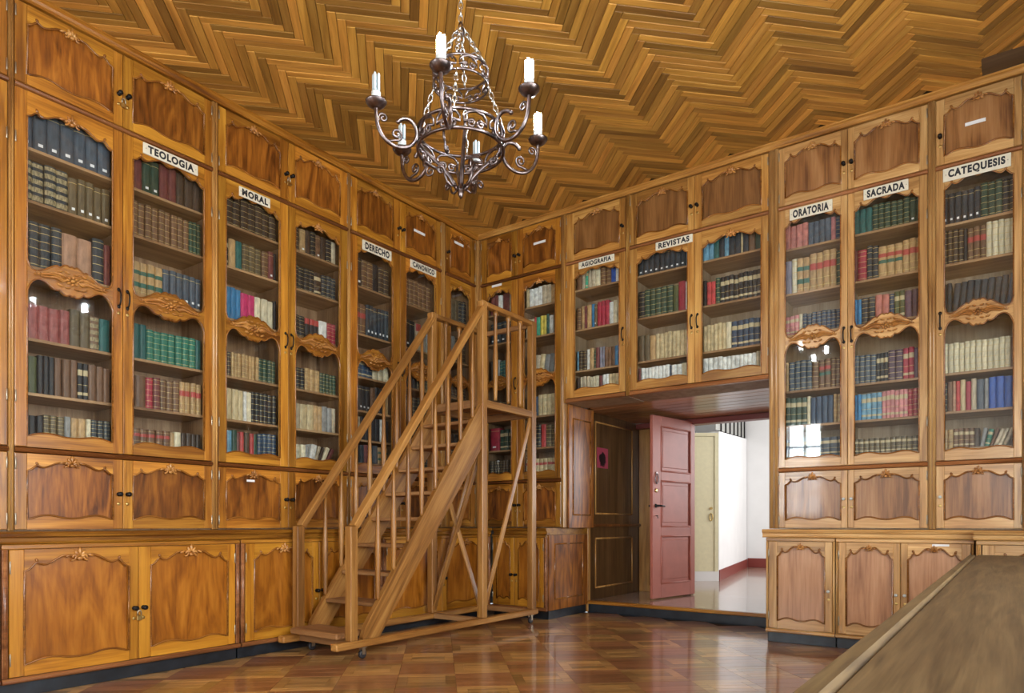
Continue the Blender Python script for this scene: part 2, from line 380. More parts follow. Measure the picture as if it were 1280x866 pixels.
# --- herringbone ceiling
ceiling = struct(MB().box(-0.47, XR, YR, 0.6, ZC+0.012, ZC+0.12).build('ceiling', M['ceilback']), 'herringbone ceiling of narrow varnished timber slats', 'ceiling')
M['slat_y'] = wood('wood_ceiling_slat_cross', (0.28, 0.122, 0.018), (0.41, 0.190, 0.031), (0.53, 0.27, 0.053), 'y', vary=0.5, cross=18, along=1.0, attr='tone', rough=0.45, coat=0.03, hue=0.004)
SL, SW = 0.5184, 0.0576; r2 = math.sqrt(2)
X0 = 0.307-SL/r2
slat_mesh = {}
for kind in 'HV':
    for v in range(8):
        mb = MB(); a, c = SL/2-0.0010, SW/2-0.0014
        if kind == 'H': mb.cbox(-a, a, -c, c, 0, 0.016, 0.003)
        else: mb.cbox(-c, c, -a, a, 0, 0.016, 0.003)
        me = mb.mesh('ceiling_slat', M['slat'] if kind == 'H' else M['slat_y']); tone_attr(me, [v/8.0]*len(me.polygons)); slat_mesh[kind, v] = me
cands = []
rng = random.Random(3)
for n in range(-3, 14):
    for k in range(-140, 140):
        for kind in 'HV':
            if kind == 'H': p, q = k*SW+SL/2, k*SW+SW/2
            else: p, q = k*SW+SL+SW/2, k*SW+SW-SL/2
            p += n*SL; q -= n*SL
            x, y = (p-q)/r2+X0, (p+q)/r2
            if not (-0.05 < x < XR-0.22 and YR+0.22 < y < 0.12): continue
            if x > 4.55 and y > -0.22 and x < 5.3: continue
            pr = in_view((x, y, ZC), 60)
            area_px = (SL*SW*(ZC-CAM.z)*F_PX**2/pr[2]**3) if pr else 0
            cands.append((area_px, kind, x, y, rng.randrange(8), ZC-0.004+rng.uniform(-0.002, 0.002)))
cands.sort(key=lambda t: -t[0])
for a, kind, x, y, v, z in cands[:300]:
    link('ceiling_slat', slat_mesh[kind, v], ceiling, (x, y, z), (0, 0, PI/4))
mb = MB(); tones = []
for a, kind, x, y, v, z in cands[300:]:
    p, q = (x+y)/r2, (y-x)/r2; n0 = len(mb.f)
    hx, hy = (SL/2-0.0010, SW/2-0.0014) if kind == 'H' else (SW/2-0.0014, SL/2-0.0010)
    mb.box(p-hx, p+hx, q-hy, q+hy, z, z+0.016, 0 if kind == 'H' else 1)
    tones += [rng.random()]*(len(mb.f)-n0)
me = mb.mesh('ceiling_slats', [M['slat'], M['slat_y']]); tone_attr(me, tones)
o = link('ceiling_slats', me, ceiling, (0, 0, 0), (0, 0, PI/4)); o['kind'] = 'stuff'
MB().cbox(4.68, 5.25, -0.27, 0.10, ZC-0.006, ZC+0.011, 0.002).build('ceiling_hatch', M['hatch'], ceiling)

# --- parquet floor, squares set diagonally
floor = struct(MB().box(-0.47, XR, YR, 0.60, -0.10, -0.012).build('floor', M['ceilback']), 'glossy diagonal parquet floor of red and light squares', 'floor')
TS = 0.36; TR = math.radians(42.0)
def tile_strips(kind, rg):
    """list of (x0,x1,y0,y1,tone) inside a square centred on 0"""
    h = TS/2-0.0008; out = []
    if kind == 'r':
        n = 3; c = -h
        for i in range(n):
            w = 2*h/n; out.append((-h, h, c, c+w-0.0022, rg.random()*0.5)); c += w
    else:
        f = 0.062
        out += [(-h, h, -h, -h+f, rg.random()), (-h, h, h-f, h, rg.random())]
        out += [(-h, -h+f, -h+f+0.001, h-f-0.001, rg.random()), (h-f, h, -h+f+0.001, h-f-0.001, rg.random())]
        c = -h+f+0.001; n = 3; w = (2*(h-f)-0.002)/n
        for i in range(n): out.append((-h+f+0.001, h-f-0.001, c, c+w-0.0022, rg.random())); c += w
    return out
tile_mesh = {}
for kind in 'rl':
    for v in range(6):
        mb = MB(); tn = []
        for (x0, x1, y0, y1, t) in tile_strips(kind, rng):
            n0 = len(mb.f); mb.box(x0, x1, y0, y1, -0.012, 0); tn += [t]*(len(mb.f)-n0)
        me = mb.mesh('parquet_tile', M['floor_r'] if kind == 'r' else M['floor_l']); tone_attr(me, tn); tile_mesh[kind, v] = me
tc_ = []
for i in range(-40, 40):
    for j in range(-40, 40):
        p, q = (i+0.5)*TS+0.03, (j+0.5)*TS-0.02
        x, y = p*math.cos(TR)-q*math.sin(TR), p*math.sin(TR)+q*math.cos(TR)
        if not (-0.15 < x < XR-0.26 and YR+0.26 < y < 0.52): continue
        if y > 0.25 and (x < 0.9 or x > 3.4): continue
        if x < 0.12: continue
        pr = in_view((x, y, 0), 120)
        tc_.append((1/pr[2]**3 if pr else 0, 'r' if (i+j) % 2 else 'l', x, y, rng.randrange(6), p, q))
tc_.sort(key=lambda t: -t[0])
for a, kind, x, y, v, p, q in tc_[:300]: link('parquet_tile', tile_mesh[kind, v], floor, (x, y, rng.uniform(-0.0006, 0)), (0, 0, TR+(PI if rng.random() < .5 else 0)))
mb = MB(); tones = []
for a, kind, x, y, v, p, q in tc_[300:]:
    for (x0, x1, y0, y1, t) in tile_strips(kind, rng):
        n0 = len(mb.f); mb.box(p+x0, p+x1, q+y0, q+y1, -0.012, 0, 0 if kind == 'r' else 1); tones += [t]*(len(mb.f)-n0)
if mb.v:
    me = mb.mesh('parquet_tiles', [M['floor_r'], M['floor_l']]); tone_attr(me, tones)
    o = link('parquet_tiles', me, floor, (0, 0, 0), (0, 0, TR)); o['kind'] = 'stuff'

# --- door recess: step, panelling, soffit, frame, and the room beyond
st = MB(); st.box(1.07, 3.26, 0.60, 1.95, -0.1, 0.085)
step = struct(st.build('floor_alcove', M['plinth']), 'raised step of the door recess with black painted riser', 'step')
MB().cbox(1.085, 3.24, 0.575, 0.61, 0.0, 0.088, 0.003).build('riser', M['plinth'], step)
MB().cbox(1.075, 3.24, 0.565, 0.65, 0.088, 0.122, 0.005).build('nosing', M['rail'], step)
pl_me = MB().cbox(-2.6, 2.6, -0.0595, 0.0595, 0.0, 0.03, 0.0015).mesh('floor_plank', M['deck'])
pl_s = MB().cbox(-1.08, 1.08, -0.0595, 0.0595, 0.0, 0.03, 0.0015).mesh('floor_plank', M['deck'])
y = 0.712
while y < 1.93: link('floor_plank', pl_s, step, (2.165, y, 0.09)); y += 0.12
nf = struct(MB().box(-0.4, 5.2, 1.95, 7.6, -0.1, 0.085).build('floor_next_room', M['ceilback']), 'pale glossy board floor of the room beyond the door', 'floor')
y = 2.02
while y < 7.4: link('floor_plank', pl_me, nf, (2.4, y, 0.09)); y += 0.12
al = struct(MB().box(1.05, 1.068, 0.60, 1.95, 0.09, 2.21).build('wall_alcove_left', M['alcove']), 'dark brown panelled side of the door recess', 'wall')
def frame_yz(x, y0, y1, z0, z1, r=0.011):
    return MB().tube([(x, y0, z0), (x, y1, z0)], r, 6).tube([(x, y1, z0), (x, y1, z1)], r, 6).tube([(x, y1, z1), (x, y0, z1)], r, 6).tube([(x, y0, z1), (x, y0, z0)], r, 6)
frame_yz(1.07, 0.78, 1.70, 1.08, 2.11).build('panel_moulding', M['post'], al)
frame_yz(1.07, 0.78, 1.70, 0.25, 0.80).build('panel_moulding', M['post'], al)
MB().cbox(1.066, 1.10, 0.62, 1.90, 0.93, 0.965, 0.008).build('chair_rail', M['mould'], al)
MB().cbox(1.045, 1.095, 0.565, 0.625, 0.0, 2.203, 0.006).build('corner_post', M['post'], al)
po = MB().box(1.0685, 1.0705, 0.815, 1.075, 1.60, 1.83).build('poster', [M['paper']])
m, nt, b = newmat('poster_print'); tc = N(nt, 'ShaderNodeTexCoord'); mp = N(nt, 'ShaderNodeMapping')
mp.inputs['Location'].default_value = (0, -0.945*9, -1.70*9); mp.inputs['Scale'].default_value = (0, 9, 9)
gr = N(nt, 'ShaderNodeTexGradient', _gradient_type='SPHERICAL'); nz = N(nt, 'ShaderNodeTexNoise', Scale=28.0, Detail=3)
ad = N(nt, 'ShaderNodeMath', _operation='MULTIPLY_ADD'); ad.inputs[1].default_value = 0.9
rp = N(nt, 'ShaderNodeValToRGB'); e = rp.color_ramp.elements; e[0].position = 0.66; e[0].color = (0.42, 0.06, 0.10, 1); e[1].position = 0.80; e[1].color = (0.02, 0.008, 0.01, 1)
nt.links.new(tc.outputs['Object'], mp.inputs[0]); nt.links.new(mp.outputs[0], gr.inputs[0]); nt.links.new(tc.outputs['Object'], nz.inputs['Vector'])
nt.links.new(nz.outputs[0], ad.inputs[0]); nt.links.new(gr.outputs['Fac'], ad.inputs[2]); nt.links.new(ad.outputs[0], rp.inputs[0]); nt.links.new(rp.outputs[0], b.inputs['Base Color'])
b.inputs['Roughness'].default_value = 0.5
po.data.materials[0] = m
tag(po, 'small dark red poster stuck on the brown recess panelling', 'poster')
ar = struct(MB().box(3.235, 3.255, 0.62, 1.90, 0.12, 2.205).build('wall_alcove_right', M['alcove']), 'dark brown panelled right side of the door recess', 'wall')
frame_yz(3.233, 0.78, 1.75, 0.25, 2.05).build('panel_moulding', M['post'], ar)
for z in (0.96, 1.06): MB().lathe([(0.008, 0), (0.02, -0.03), (0.012, -0.05)], (3.235, 0.66, z), 8, 'x').build('knob', M['black'], ar)
so = struct(MB().box(1.17, 3.18, 0.03, 1.95, 2.222, 2.236).build('ceiling_alcove', M['ceilback']), 'boarded soffit under the bookcase over the door recess', 'ceiling')
sb_me = MB().cbox(-1.0, 1.0, -0.0885, 0.0885, 0, 0.018, 0.006).mesh('soffit_board', M['sofmat'])
sb_l = MB().cbox(-1.083, 1.083, -0.0885, 0.0885, 0, 0.018, 0.006).mesh('soffit_board', M['sofmat'])
for i in range(10): link('soffit_board', sb_me if i < 3 else sb_l, so, (2.175 if i < 3 else 2.153, 0.13+i*0.179, 2.206))
MB().box(1.07, 1.17, 0.62, 1.95, 2.225, 2.24).build('soffit_edge', M['ceilback'], so)
# frame wall at the back of the recess
fr_ = struct(MB().cbox(1.07, 1.66, 1.90, 1.96, 0.12, 2.20, 0.004).build('trim_1', M['post']), 'pale timber door jamb at the back of the recess', 'door frame')
MB().tube([(1.22, 1.898, 0.2), (1.22, 1.898, 2.15)], 0.012, 6).build('jamb_bead', M['post'], fr_)
MB().cbox(1.66, 1.76, 1.86, 1.96, 0.12, 2.20, 0.006).build('jamb', M['post'], fr_)
tr2 = struct(MB().cbox(1.07, 3.24, 1.80, 1.96, 2.14, 2.202, 0.006).build('trim_2', M['maroon']), 'dark red lintel strip over the doorway', 'lintel')
# red panelled door, swung open into the recess
a = Vector((1.79, 1.87)); b2 = Vector((1.632, 1.03)); ang = math.atan2(b2.y-a.y, b2.x-a.x); dl = (b2-a).length
rd = empty('door_1', (a.x, a.y, 0.135), ang, 'faded red panelled wooden door standing open in the recess', 'door', kind='structure')
DH = 2.035
# local x: hinge 0 -> dl ; face towards the room is local -y? (decided by the swing), panels on both faces
leaf = MB(); leaf.cbox(0, 0.10, -0.02, 0.02, 0, DH, 0.004); leaf.cbox(dl-0.16, dl, -0.02, 0.02, 0, DH, 0.004)
leaf.build('stile', M['red'], rd)
ZB = [(0, 0.16), (0.69, 0.80), (1.31, 1.42), (1.92, DH)]
for z0, z1 in ZB: MB().cbox(0.10, dl-0.16, -0.02, 0.02, z0, z1, 0.003).build('rail', M['red'], rd)
for i in range(3):
    z0, z1 = ZB[i][1], ZB[i+1][0]
    p = MB().box(0.10, dl-0.16, -0.008, 0.008, z0, z1); p.cbox(0.14, dl-0.20, -0.014, 0.014, z0+0.04, z1-0.04, 0.008)
    pn = p.build('door_panel', M['red'], rd)
    fm = MB()
    for s in (-1, 1):
        q = [(0.10, s*0.018, z0), (dl-0.16, s*0.018, z0), (dl-0.16, s*0.018, z1), (0.10, s*0.018, z1)]
        for k in range(4): fm.tube([q[k], q[(k+1) % 4]], 0.010, 6)
    fm.build('panel_moulding', M['red'], pn)
for s in (-1, 1):
    h_ = MB().lathe([(0.022, 0), (0.022, s*0.006), (0.012, s*0.01), (0.011, s*0.05)], (dl-0.055, s*0.02, 1.03), 10, 'y')
    h_.tube([(dl-0.055, s*0.065, 1.03), (dl-0.10, s*0.068, 1.03), (dl-0.17, s*0.06, 1.025)], [0.011, 0.010, 0.009], 8)
    h_.build('lever_handle', M['black'], rd)
    rg = MB().tube([(dl-0.065+0.028*math.cos(t), s*0.03, 1.33+0.055*math.sin(t)) for t in [k*PI/8 for k in range(16)]], 0.006, 6, True)
    rg.lathe([(0.018, 0), (0.018, s*0.012)], (dl-0.065, s*0.019, 1.39), 8, 'y'); rg.build('ring_pull', M['iron'], rd)
    MB().lathe([(0.024, 0), (0.024, s*0.008), (0.012, s*0.012)], (dl-0.06, s*0.019, 1.20), 10, 'y').build('escutcheon', M['brass'], rd)
    MB().tube([(dl-0.06, s*0.02, 0.92), (dl-0.06, s*0.045, 0.92), (dl-0.06, s*0.045, 0.89)], 0.006, 6).build('hook', M['iron'], rd)
# room beyond
P0, P1 = Vector((1.36, 3.99)), Vector((0.72, 7.40)); dv = (P1-P0).normalized(); nv = Vector((-dv.y, dv.x))
pa = empty('wall_next_room_partition', (P0.x, P0.y, 0.12), math.atan2(dv.y, dv.x), 'white partition wall beyond the open door', 'wall', kind='structure')
PL = (P1-P0).length
mb = MB().strip([0.0, PL], [0.0, 0.0], [2.21, 2.48], 0.0, 0.12); mb.build('partition_panel', M['white'], pa)
MB().box(0.0, PL, -0.015, 0.0, 0.0, 0.16).build('skirting', M['maroon'], pa)
Q0 = Vector((0.80, 3.58)); qd = (P0-Q0).normalized(); QL = (P0-Q0).length; qa = math.atan2(qd.y, qd.x)
cw = empty('wall_next_room_corner', (Q0.x, Q0.y, 0.12), qa, 'short white wall carrying the cream door', 'wall', kind='structure')
MB().strip([-0.9, 0.0, QL], [0.0]*3, [2.19]*3, 0.02, 0.10).build('partition_panel', M['white'], cw)
MB().box(-0.05, QL-0.005, -0.02, 0.018, 0.0, 0.14).build('door_block', M['white'], cw)
d2 = empty('door_2', (Q0.x, Q0.y, 0.262), qa, 'cream painted flush door in the white partition', 'door', kind='structure')
MB().cbox(0.02, QL-0.07, -0.012, 0.015, 0.0, 1.99, 0.003).build('door_leaf', M['cream'], d2)
MB().box(QL-0.068, QL-0.02, -0.022, 0.018, 0.0, 2.04).build('door_jamb', M['cream'], d2)
MB().box(-0.03, QL-0.069, -0.022, 0.018, 1.993, 2.04).build('door_head', M['cream'], d2)
MB().tube([(QL-0.12+0.022*math.cos(t), -0.022, 0.80+0.055*math.sin(t)) for t in [k*PI/7 for k in range(14)]], 0.007, 6, True).build('ring_pull', M['brass'], d2)
MB().lathe([(0.02, 0), (0.02, -0.02)], (QL-0.12, -0.010, 0.93), 8, 'y').build('lock', M['brass'], d2)
w5 = empty('window_5', (P0.x, P0.y, 0.12), math.atan2(dv.y, dv.x), 'grey glazed strip with dark bars above the partition', 'window', kind='structure')
for i in range(7):
    x0 = i*PL/7; x1 = (i+1)*PL/7
    zz = lambda x: 2.21+max(0, x)*0.27/PL
    MB().strip([x0+0.03, x1-0.03], [zz(x0)+0.03, zz(x1)+0.03], [3.0, 3.0], 0.05, 0.06).build('glazing_pane', M['greyglass'], w5)
    MB().box(x1-0.03, x1+0.03, 0.03, 0.09, zz(x1)+0.0, 3.0).build('glazing_bar', M['black'], w5)
struct(MB().box(-0.4, 5.2, 7.42, 7.55, 0.0, 4.2).build('wall_next_room_far', M['white']), 'white far wall of the room beyond the door', 'wall')
struct(MB().box(0.74, 5.0, 7.40, 7.42, 0.12, 0.30).build('baseboard_next_room', M['maroon']), 'maroon skirting of the far white wall', 'baseboard')
struct(MB().box(5.05, 5.2, 1.95, 7.55, 0.0, 4.2).build('wall_next_room_right', M['white']), 'white side wall of the room beyond the door', 'wall')
struct(MB().box(-0.45, -0.3, 1.95, 7.55, 0.0, 4.2).build('wall_next_room_left', M['white']), 'white wall behind the partition of the next room', 'wall')
struct(MB().box(-0.45, 5.2, 1.95, 7.55, 4.2, 4.3).build('ceiling_next_room', M['white']), 'white ceiling of the room beyond the door', 'ceiling')

# ------------------------------------------------------------------ joinery: doors, carvings, cases
def crom(pts, x):
    """smooth interpolation through sorted (x, y) points"""
    for i in range(len(pts)-1):
        if pts[i][0] <= x <= pts[i+1][0]:
            p1, p2 = pts[i], pts[i+1]; p0 = pts[max(i-1, 0)]; p3 = pts[min(i+2, len(pts)-1)]
            h = p2[0]-p1[0]; t = (x-p1[0])/h
            m1 = (p2[1]-p0[1])/max(p2[0]-p0[0], 1e-6)*h; m2 = (p3[1]-p1[1])/max(p3[0]-p1[0], 1e-6)*h
            return (2*t**3-3*t*t+1)*p1[1]+(t**3-2*t*t+t)*m1+(-2*t**3+3*t*t)*p2[1]+(t**3-t*t)*m2
    return pts[-1][1]
DROP = [(0, 0.30), (0.06, 0.26), (0.14, 0.10), (0.24, 0.03), (0.36, 0.14), (0.50, 0.42), (0.60, 0.60), (0.68, 0.62), (0.74, 0.52), (0.79, 0.42), (0.85, 0.66), (0.92, 0.92), (1.0, 1.0)]
HUMP = [(0, 0.30), (0.2, 0.45), (0.4, 0.85), (0.55, 1.0), (0.72, 0.85), (0.88, 0.4), (1.0, 0.0)]
RTOP = [(0, 0.082), (0.05, 0.076), (0.12, 0.084), (0.2, 0.076), (0.27, 0.058), (0.30, 0.066), (0.40, 0.060), (0.55, 0.034), (0.70, 0.010), (0.82, 0.002), (0.90, 0.008), (0.96, 0.026), (1.0, 0.062)]
RBOT = [(0, -0.090), (0.05, -0.082), (0.12, -0.092), (0.2, -0.084), (0.27, -0.062), (0.30, -0.070), (0.42, -0.066), (0.56, -0.040), (0.70, -0.028), (0.82, -0.036), (0.92, -0.062), (1.0, -0.110)]
NS = 36
def xs_of(a, b): return [a+(b-a)*i/NS for i in range(NS+1)]
def sval(a, b, x): return abs((x-(a+b)/2)/((b-a)/2))
SHARED = {}
def shared(key, fn):
    if key not in SHARED: SHARED[key] = fn()
    return SHARED[key]
def shell_mesh():
    mb = MB()
    for k, a in enumerate((-1.15, -0.6, 0, 0.6, 1.15)):
        L_ = (0.024, 0.030, 0.036, 0.030, 0.024)[k]
        mb.blob((math.sin(a)*L_*0.75, -0.006, math.cos(a)*L_*0.75-0.004), (0.008, 0.009, L_*0.62), a, 7, 4)
    mb.blob((0, -0.008, -0.010), (0.013, 0.010, 0.010), 0, 8, 4)
    for s in (-1, 1):
        mb.tube([(s*(0.02+0.012*t+0.010*math.cos(t*5)), -0.006, -0.006+0.012*math.sin(t*5)) for t in [k/8 for k in range(9)]], 0.005, 6)
        mb.blob((s*0.048, -0.005, 0.004), (0.016, 0.006, 0.006), s*0.4, 6, 4)
    return mb.mesh('carved_shell', M['carve'])
def carving_mesh():
    """leaf scroll relief on the middle rail, 1 unit = 0.30 m"""
    mb = MB(); rg = random.Random(5)
    for k in range(8):
        a = k*PI/4; mb.blob((0.028*math.cos(a), -0.004, 0.026*math.sin(a)), (0.013, 0.009, 0.010), -a, 6, 4)
    mb.blob((0, -0.006, 0), (0.014, 0.011, 0.014), 0, 8, 4)
    for s in (-1, 1):
        for k in range(13):
            t = k/12; x = s*(0.045+0.115*t); z = 0.010*math.sin(t*5.0)+0.004
            for q in (-1, 1):
                L_ = 0.024*(1-0.55*t)
                mb.blob((x, -0.003-0.002*rg.random(), z+q*L_*0.75), (0.0065, 0.0075, L_), s*q*(0.75+0.2*rg.random()), 6, 4)
        mb.tube([(s*(0.04+0.145*t), -0.004, 0.010*math.sin(t*5.0)+0.004) for t in [k/14 for k in range(15)]], 0.0048, 6)
        mb.tube([(s*(0.185-0.012*math.sin(t)), -0.004, 0.0+0.012*math.cos(t)-0.004) for t in [k*0.55 for k in range(9)]], 0.0045, 6)
        for q in (-1, 1):
            mb.blob((s*0.066, -0.004, q*0.050), (0.020, 0.008, 0.009), s*q*0.5, 7, 4)
            mb.blob((s*0.026, -0.004, q*0.055), (0.017, 0.008, 0.008), -s*q*0.3, 7, 4)
    return mb.mesh('carved_scroll', M['carve'])
def knob_mesh(): return MB().lathe([(0.014, 0), (0.014, -0.004), (0.006, -0.008), (0.007, -0.018), (0.016, -0.026), (0.015, -0.036), (0.007, -0.041)], n=10, axis='y').mesh('knob', M['black'])
def knob2_mesh(): return MB().lathe([(0.010, 0), (0.006, -0.006), (0.006, -0.014), (0.012, -0.020), (0.011, -0.028), (0.005, -0.032)], n=10, axis='y').mesh('knob', M['socket'])
def hinge_mesh(): return MB().lathe([(0.002, -0.036), (0.0045, -0.032), (0.0045, 0.032), (0.002, 0.036)], n=6).mesh('hinge', M['steel'])
def handle_mesh():
    mb = MB(); mb.tube([(0, -0.004, -0.052), (0, -0.022, -0.045), (0, -0.032, -0.02), (0, -0.033, 0.02), (0, -0.022, 0.045), (0, -0.004, 0.052)], [0.005, 0.005, 0.0055, 0.0055, 0.005, 0.005], 8)
    for s in (-1, 1): mb.blob((0, -0.003, s*0.056), (0.012, 0.004, 0.014), 0, 8, 4)
    return mb.mesh('handle', M['black'])
def esc_mesh(): return MB().lathe([(0.011, 0), (0.010, -0.003), (0.004, -0.004)], n=10, axis='y').mesh('keyhole_plate', M['brass'])
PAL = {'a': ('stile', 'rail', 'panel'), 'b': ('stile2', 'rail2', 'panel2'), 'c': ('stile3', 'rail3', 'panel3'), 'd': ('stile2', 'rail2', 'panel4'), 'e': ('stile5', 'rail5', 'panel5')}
YF, YB = -0.016, 0.010
def bead_loop(ox0, ox1, zb, zt, y=YF):
    """closed path round an opening: zb(x), zt(x)"""
    xs = xs_of(ox0, ox1)
    pts = [(x, y, zb(x)) for x in xs]+[(x, y, zt(x)) for x in reversed(xs)]
    return pts
def hardware(d, x0, x1, z0, z1, hinge, dz, knob, zk, kmesh=None):
    hx = x0+0.005 if hinge == 'l' else x1-0.005
    hh = (z1-z0)
    for q in (0.14, 0.86): link('hinge', shared('hinge', hinge_mesh), d, (hx, YF-0.002, z0+hh*q))
    kx = (x1-0.028) if hinge == 'l' else (x0+0.028)
    if knob == 'knob':
        link('knob', shared(kmesh or 'knob', knob2_mesh if kmesh else knob_mesh), d, (kx, YF, zk))
    elif knob == 'handle':
        link('handle', shared('handle', handle_mesh), d, (kx, YF, zk))
    if knob: link('keyhole_plate', shared('esc', esc_mesh), d, (kx, YF, zk-0.065 if knob == 'knob' else zk-0.10))
def ring_frame(x0, x1, z0, z1, a0, a1, b0, b1, y0=None, y1=None):
    """flat rectangular frame, hole a0..a1 by b0..b1"""
    y0, y1 = (YB-0.003, YB) if y0 is None else (y0, y1); mb = MB()
    for y in (y0, y1): mb.v += [(x0, y, z0), (x1, y, z0), (x1, y, z1), (x0, y, z1), (a0, y, b0), (a1, y, b0), (a1, y, b1), (a0, y, b1)]
    for i in range(4):
        j = (i+1) % 4
        mb.face([i, j, 4+j, 4+i]); mb.face([8+i, 12+i, 12+j, 8+j]); mb.face([i, 8+i, 8+j, j]); mb.face([4+i, 4+j, 12+j, 12+i])
    return mb
def cup_door(root, dz, x0, x1, ox0, ox1, z0, z1, top, bot, amp, hinge, pal='a', knob='knob', zk=None, kmesh=None, ticket=None):
    st, rl, pnl = (M[k] for k in PAL[pal]); g = 0.0015
    d = ring_frame(x0+g, x1-g, z0+g, z1-g, ox0-0.02, ox1+0.02, z0+0.045, z1-0.045).build('cupboard_door', st, root, loc=(0, 0, dz))
    for sa, sb in ((x0+g, ox0), (ox1, x1-g)): MB().cbox(sa, sb, YF, YB-0.003, z0+g, z1-g, 0.003).build('stile', st, d)
    xs = xs_of(ox0, ox1)
    zt = lambda x: top-amp*crom(DROP, sval(ox0, ox1, x)); zb = lambda x: bot+0.028*crom(HUMP, sval(ox0, ox1, x))
    MB().strip(xs, [zt(x) for x in xs], [z1-g]*len(xs), YF, YB-0.003).build('top_rail', rl, d)
    MB().strip(xs, [z0+g]*len(xs), [zb(x) for x in xs], YF, YB-0.003).build('bottom_rail', rl, d)
    MB().box(ox0+0.0005, ox1-0.0005, 0.002, YB-0.0035, z0+0.02, z1-0.02).build('door_panel', pnl, d)
    bd = MB().tube(bead_loop(ox0, ox1, zb, zt, YF-0.001), 0.0062, 6, True)
    for s in (-1, 1):
        xm = (ox0+ox1)/2+s*(ox1-ox0)/2*0.79; bd.blob((xm, YF-0.003, zt(xm)+0.008), (0.009, 0.006, 0.013), s*0.5, 6, 4)
    bd.build('bead_moulding', M['bead'], d)
    sc = min(1.25, (ox1-ox0)/0.42)
    link('carved_shell', shared('shell', shell_mesh), d, ((ox0+ox1)/2, YF, zt((ox0+ox1)/2)+0.012), (0, 0, 0), (sc, 1, sc))
    hardware(d, x0, x1, z0, z1, hinge, dz, knob, zk if zk else (z0+z1)/2, kmesh)
    if ticket:
        MB().box(ticket[0], ticket[1], -0.0035 if ticket[2] < top-amp else YF-0.002, -0.0005 if ticket[2] < top-amp else YF-0.0005, ticket[2], ticket[3]).build('paper_label', M['paper'], d)
    return d
def glass_door(root, dz, x0, x1, ox0, ox1, z0, z1, hinge, pal='a', rail=2.497, handle=True, ticket=None, shell=True):
    st, rl, pnl = (M[k] for k in PAL[pal]); g = 0.0015
    d = ring_frame(x0+g, x1-g, z0+g, z1-g, ox0-0.02, ox1+0.02, z0+0.045, z1-0.045).build('glass_door', st, root, loc=(0, 0, dz))
    for sa, sb in ((x0+g, ox0), (ox1, x1-g)): MB().cbox(sa, sb, YF, YB-0.003, z0+g, z1-g, 0.003).build('stile', st, d)
    xs = xs_of(ox0, ox1); top = z1-0.080; bot = z0+0.068
    zt = lambda x: top-0.072*crom(DROP, sval(ox0, ox1, x)); zb = lambda x: bot+0.024*crom(HUMP, sval(ox0, ox1, x))
    MB().strip(xs, [zt(x) for x in xs], [z1-g]*len(xs), YF, YB-0.003).build('top_rail', rl, d)
    MB().strip(xs, [z0+g]*len(xs), [zb(x) for x in xs], YF, YB-0.003).build('bottom_rail', rl, d)
    w = ox1-ox0
    if rail:
        k = min(1.0, w/0.42)
        rt_ = lambda x: rail+0.018+k*crom(RTOP, sval(ox0, ox1, x)); rb_ = lambda x: rail+k*crom(RBOT, sval(ox0, ox1, x))
        mr = MB().strip(xs, [rb_(x) for x in xs], [rt_(x) for x in xs], YF, YB).build('middle_rail', rl, d)
        link('carved_scroll', shared('carving', carving_mesh), d, ((ox0+ox1)/2, YF, rail+0.006), (0, 0, 0), (w/0.46, 1.7, 0.85*k))
        MB().box(ox0-0.008, ox1+0.008, 0.001, 0.0045, rail-0.002, top+0.004).build('glass_pane', M['glass'], d)
        MB().box(ox0-0.008, ox1+0.008, 0.001, 0.0045, bot-0.004, rail-0.004).build('glass_pane', M['glass'], d)
        bd = MB().tube(bead_loop(ox0, ox1, rt_, zt), 0.0055, 6, True); bd.tube(bead_loop(ox0, ox1, zb, rb_), 0.0055, 6, True)
    else:
        MB().box(ox0-0.008, ox1+0.008, 0.001, 0.0045, bot-0.004, top+0.004).build('glass_pane', M['glass'], d)
        bd = MB().tube(bead_loop(ox0, ox1, zb, zt), 0.0055, 6, True)
    for s in (-1, 1):
        xm = (ox0+ox1)/2+s*(ox1-ox0)/2*0.79; bd.blob((xm, YF-0.003, zt(xm)+0.008), (0.009, 0.006, 0.013), s*0.5, 6, 4)
    bd.build('bead_moulding', M['bead'], d)
    sc = min(1.2, w/0.40)
    if shell: link('carved_shell', shared('shell', shell_mesh), d, ((ox0+ox1)/2, YF, zt((ox0+ox1)/2)+0.012), (0, 0, 0), (sc, 1, sc))
    hardware(d, x0, x1, z0, z1, hinge, dz, 'handle' if handle else None, 2.475 if rail else 2.80)
    if ticket: MB().box(ticket[0], ticket[1], YF-0.002, YF-0.0005, ticket[2], ticket[3]).build('paper_label', M['paper'], d)
    return d

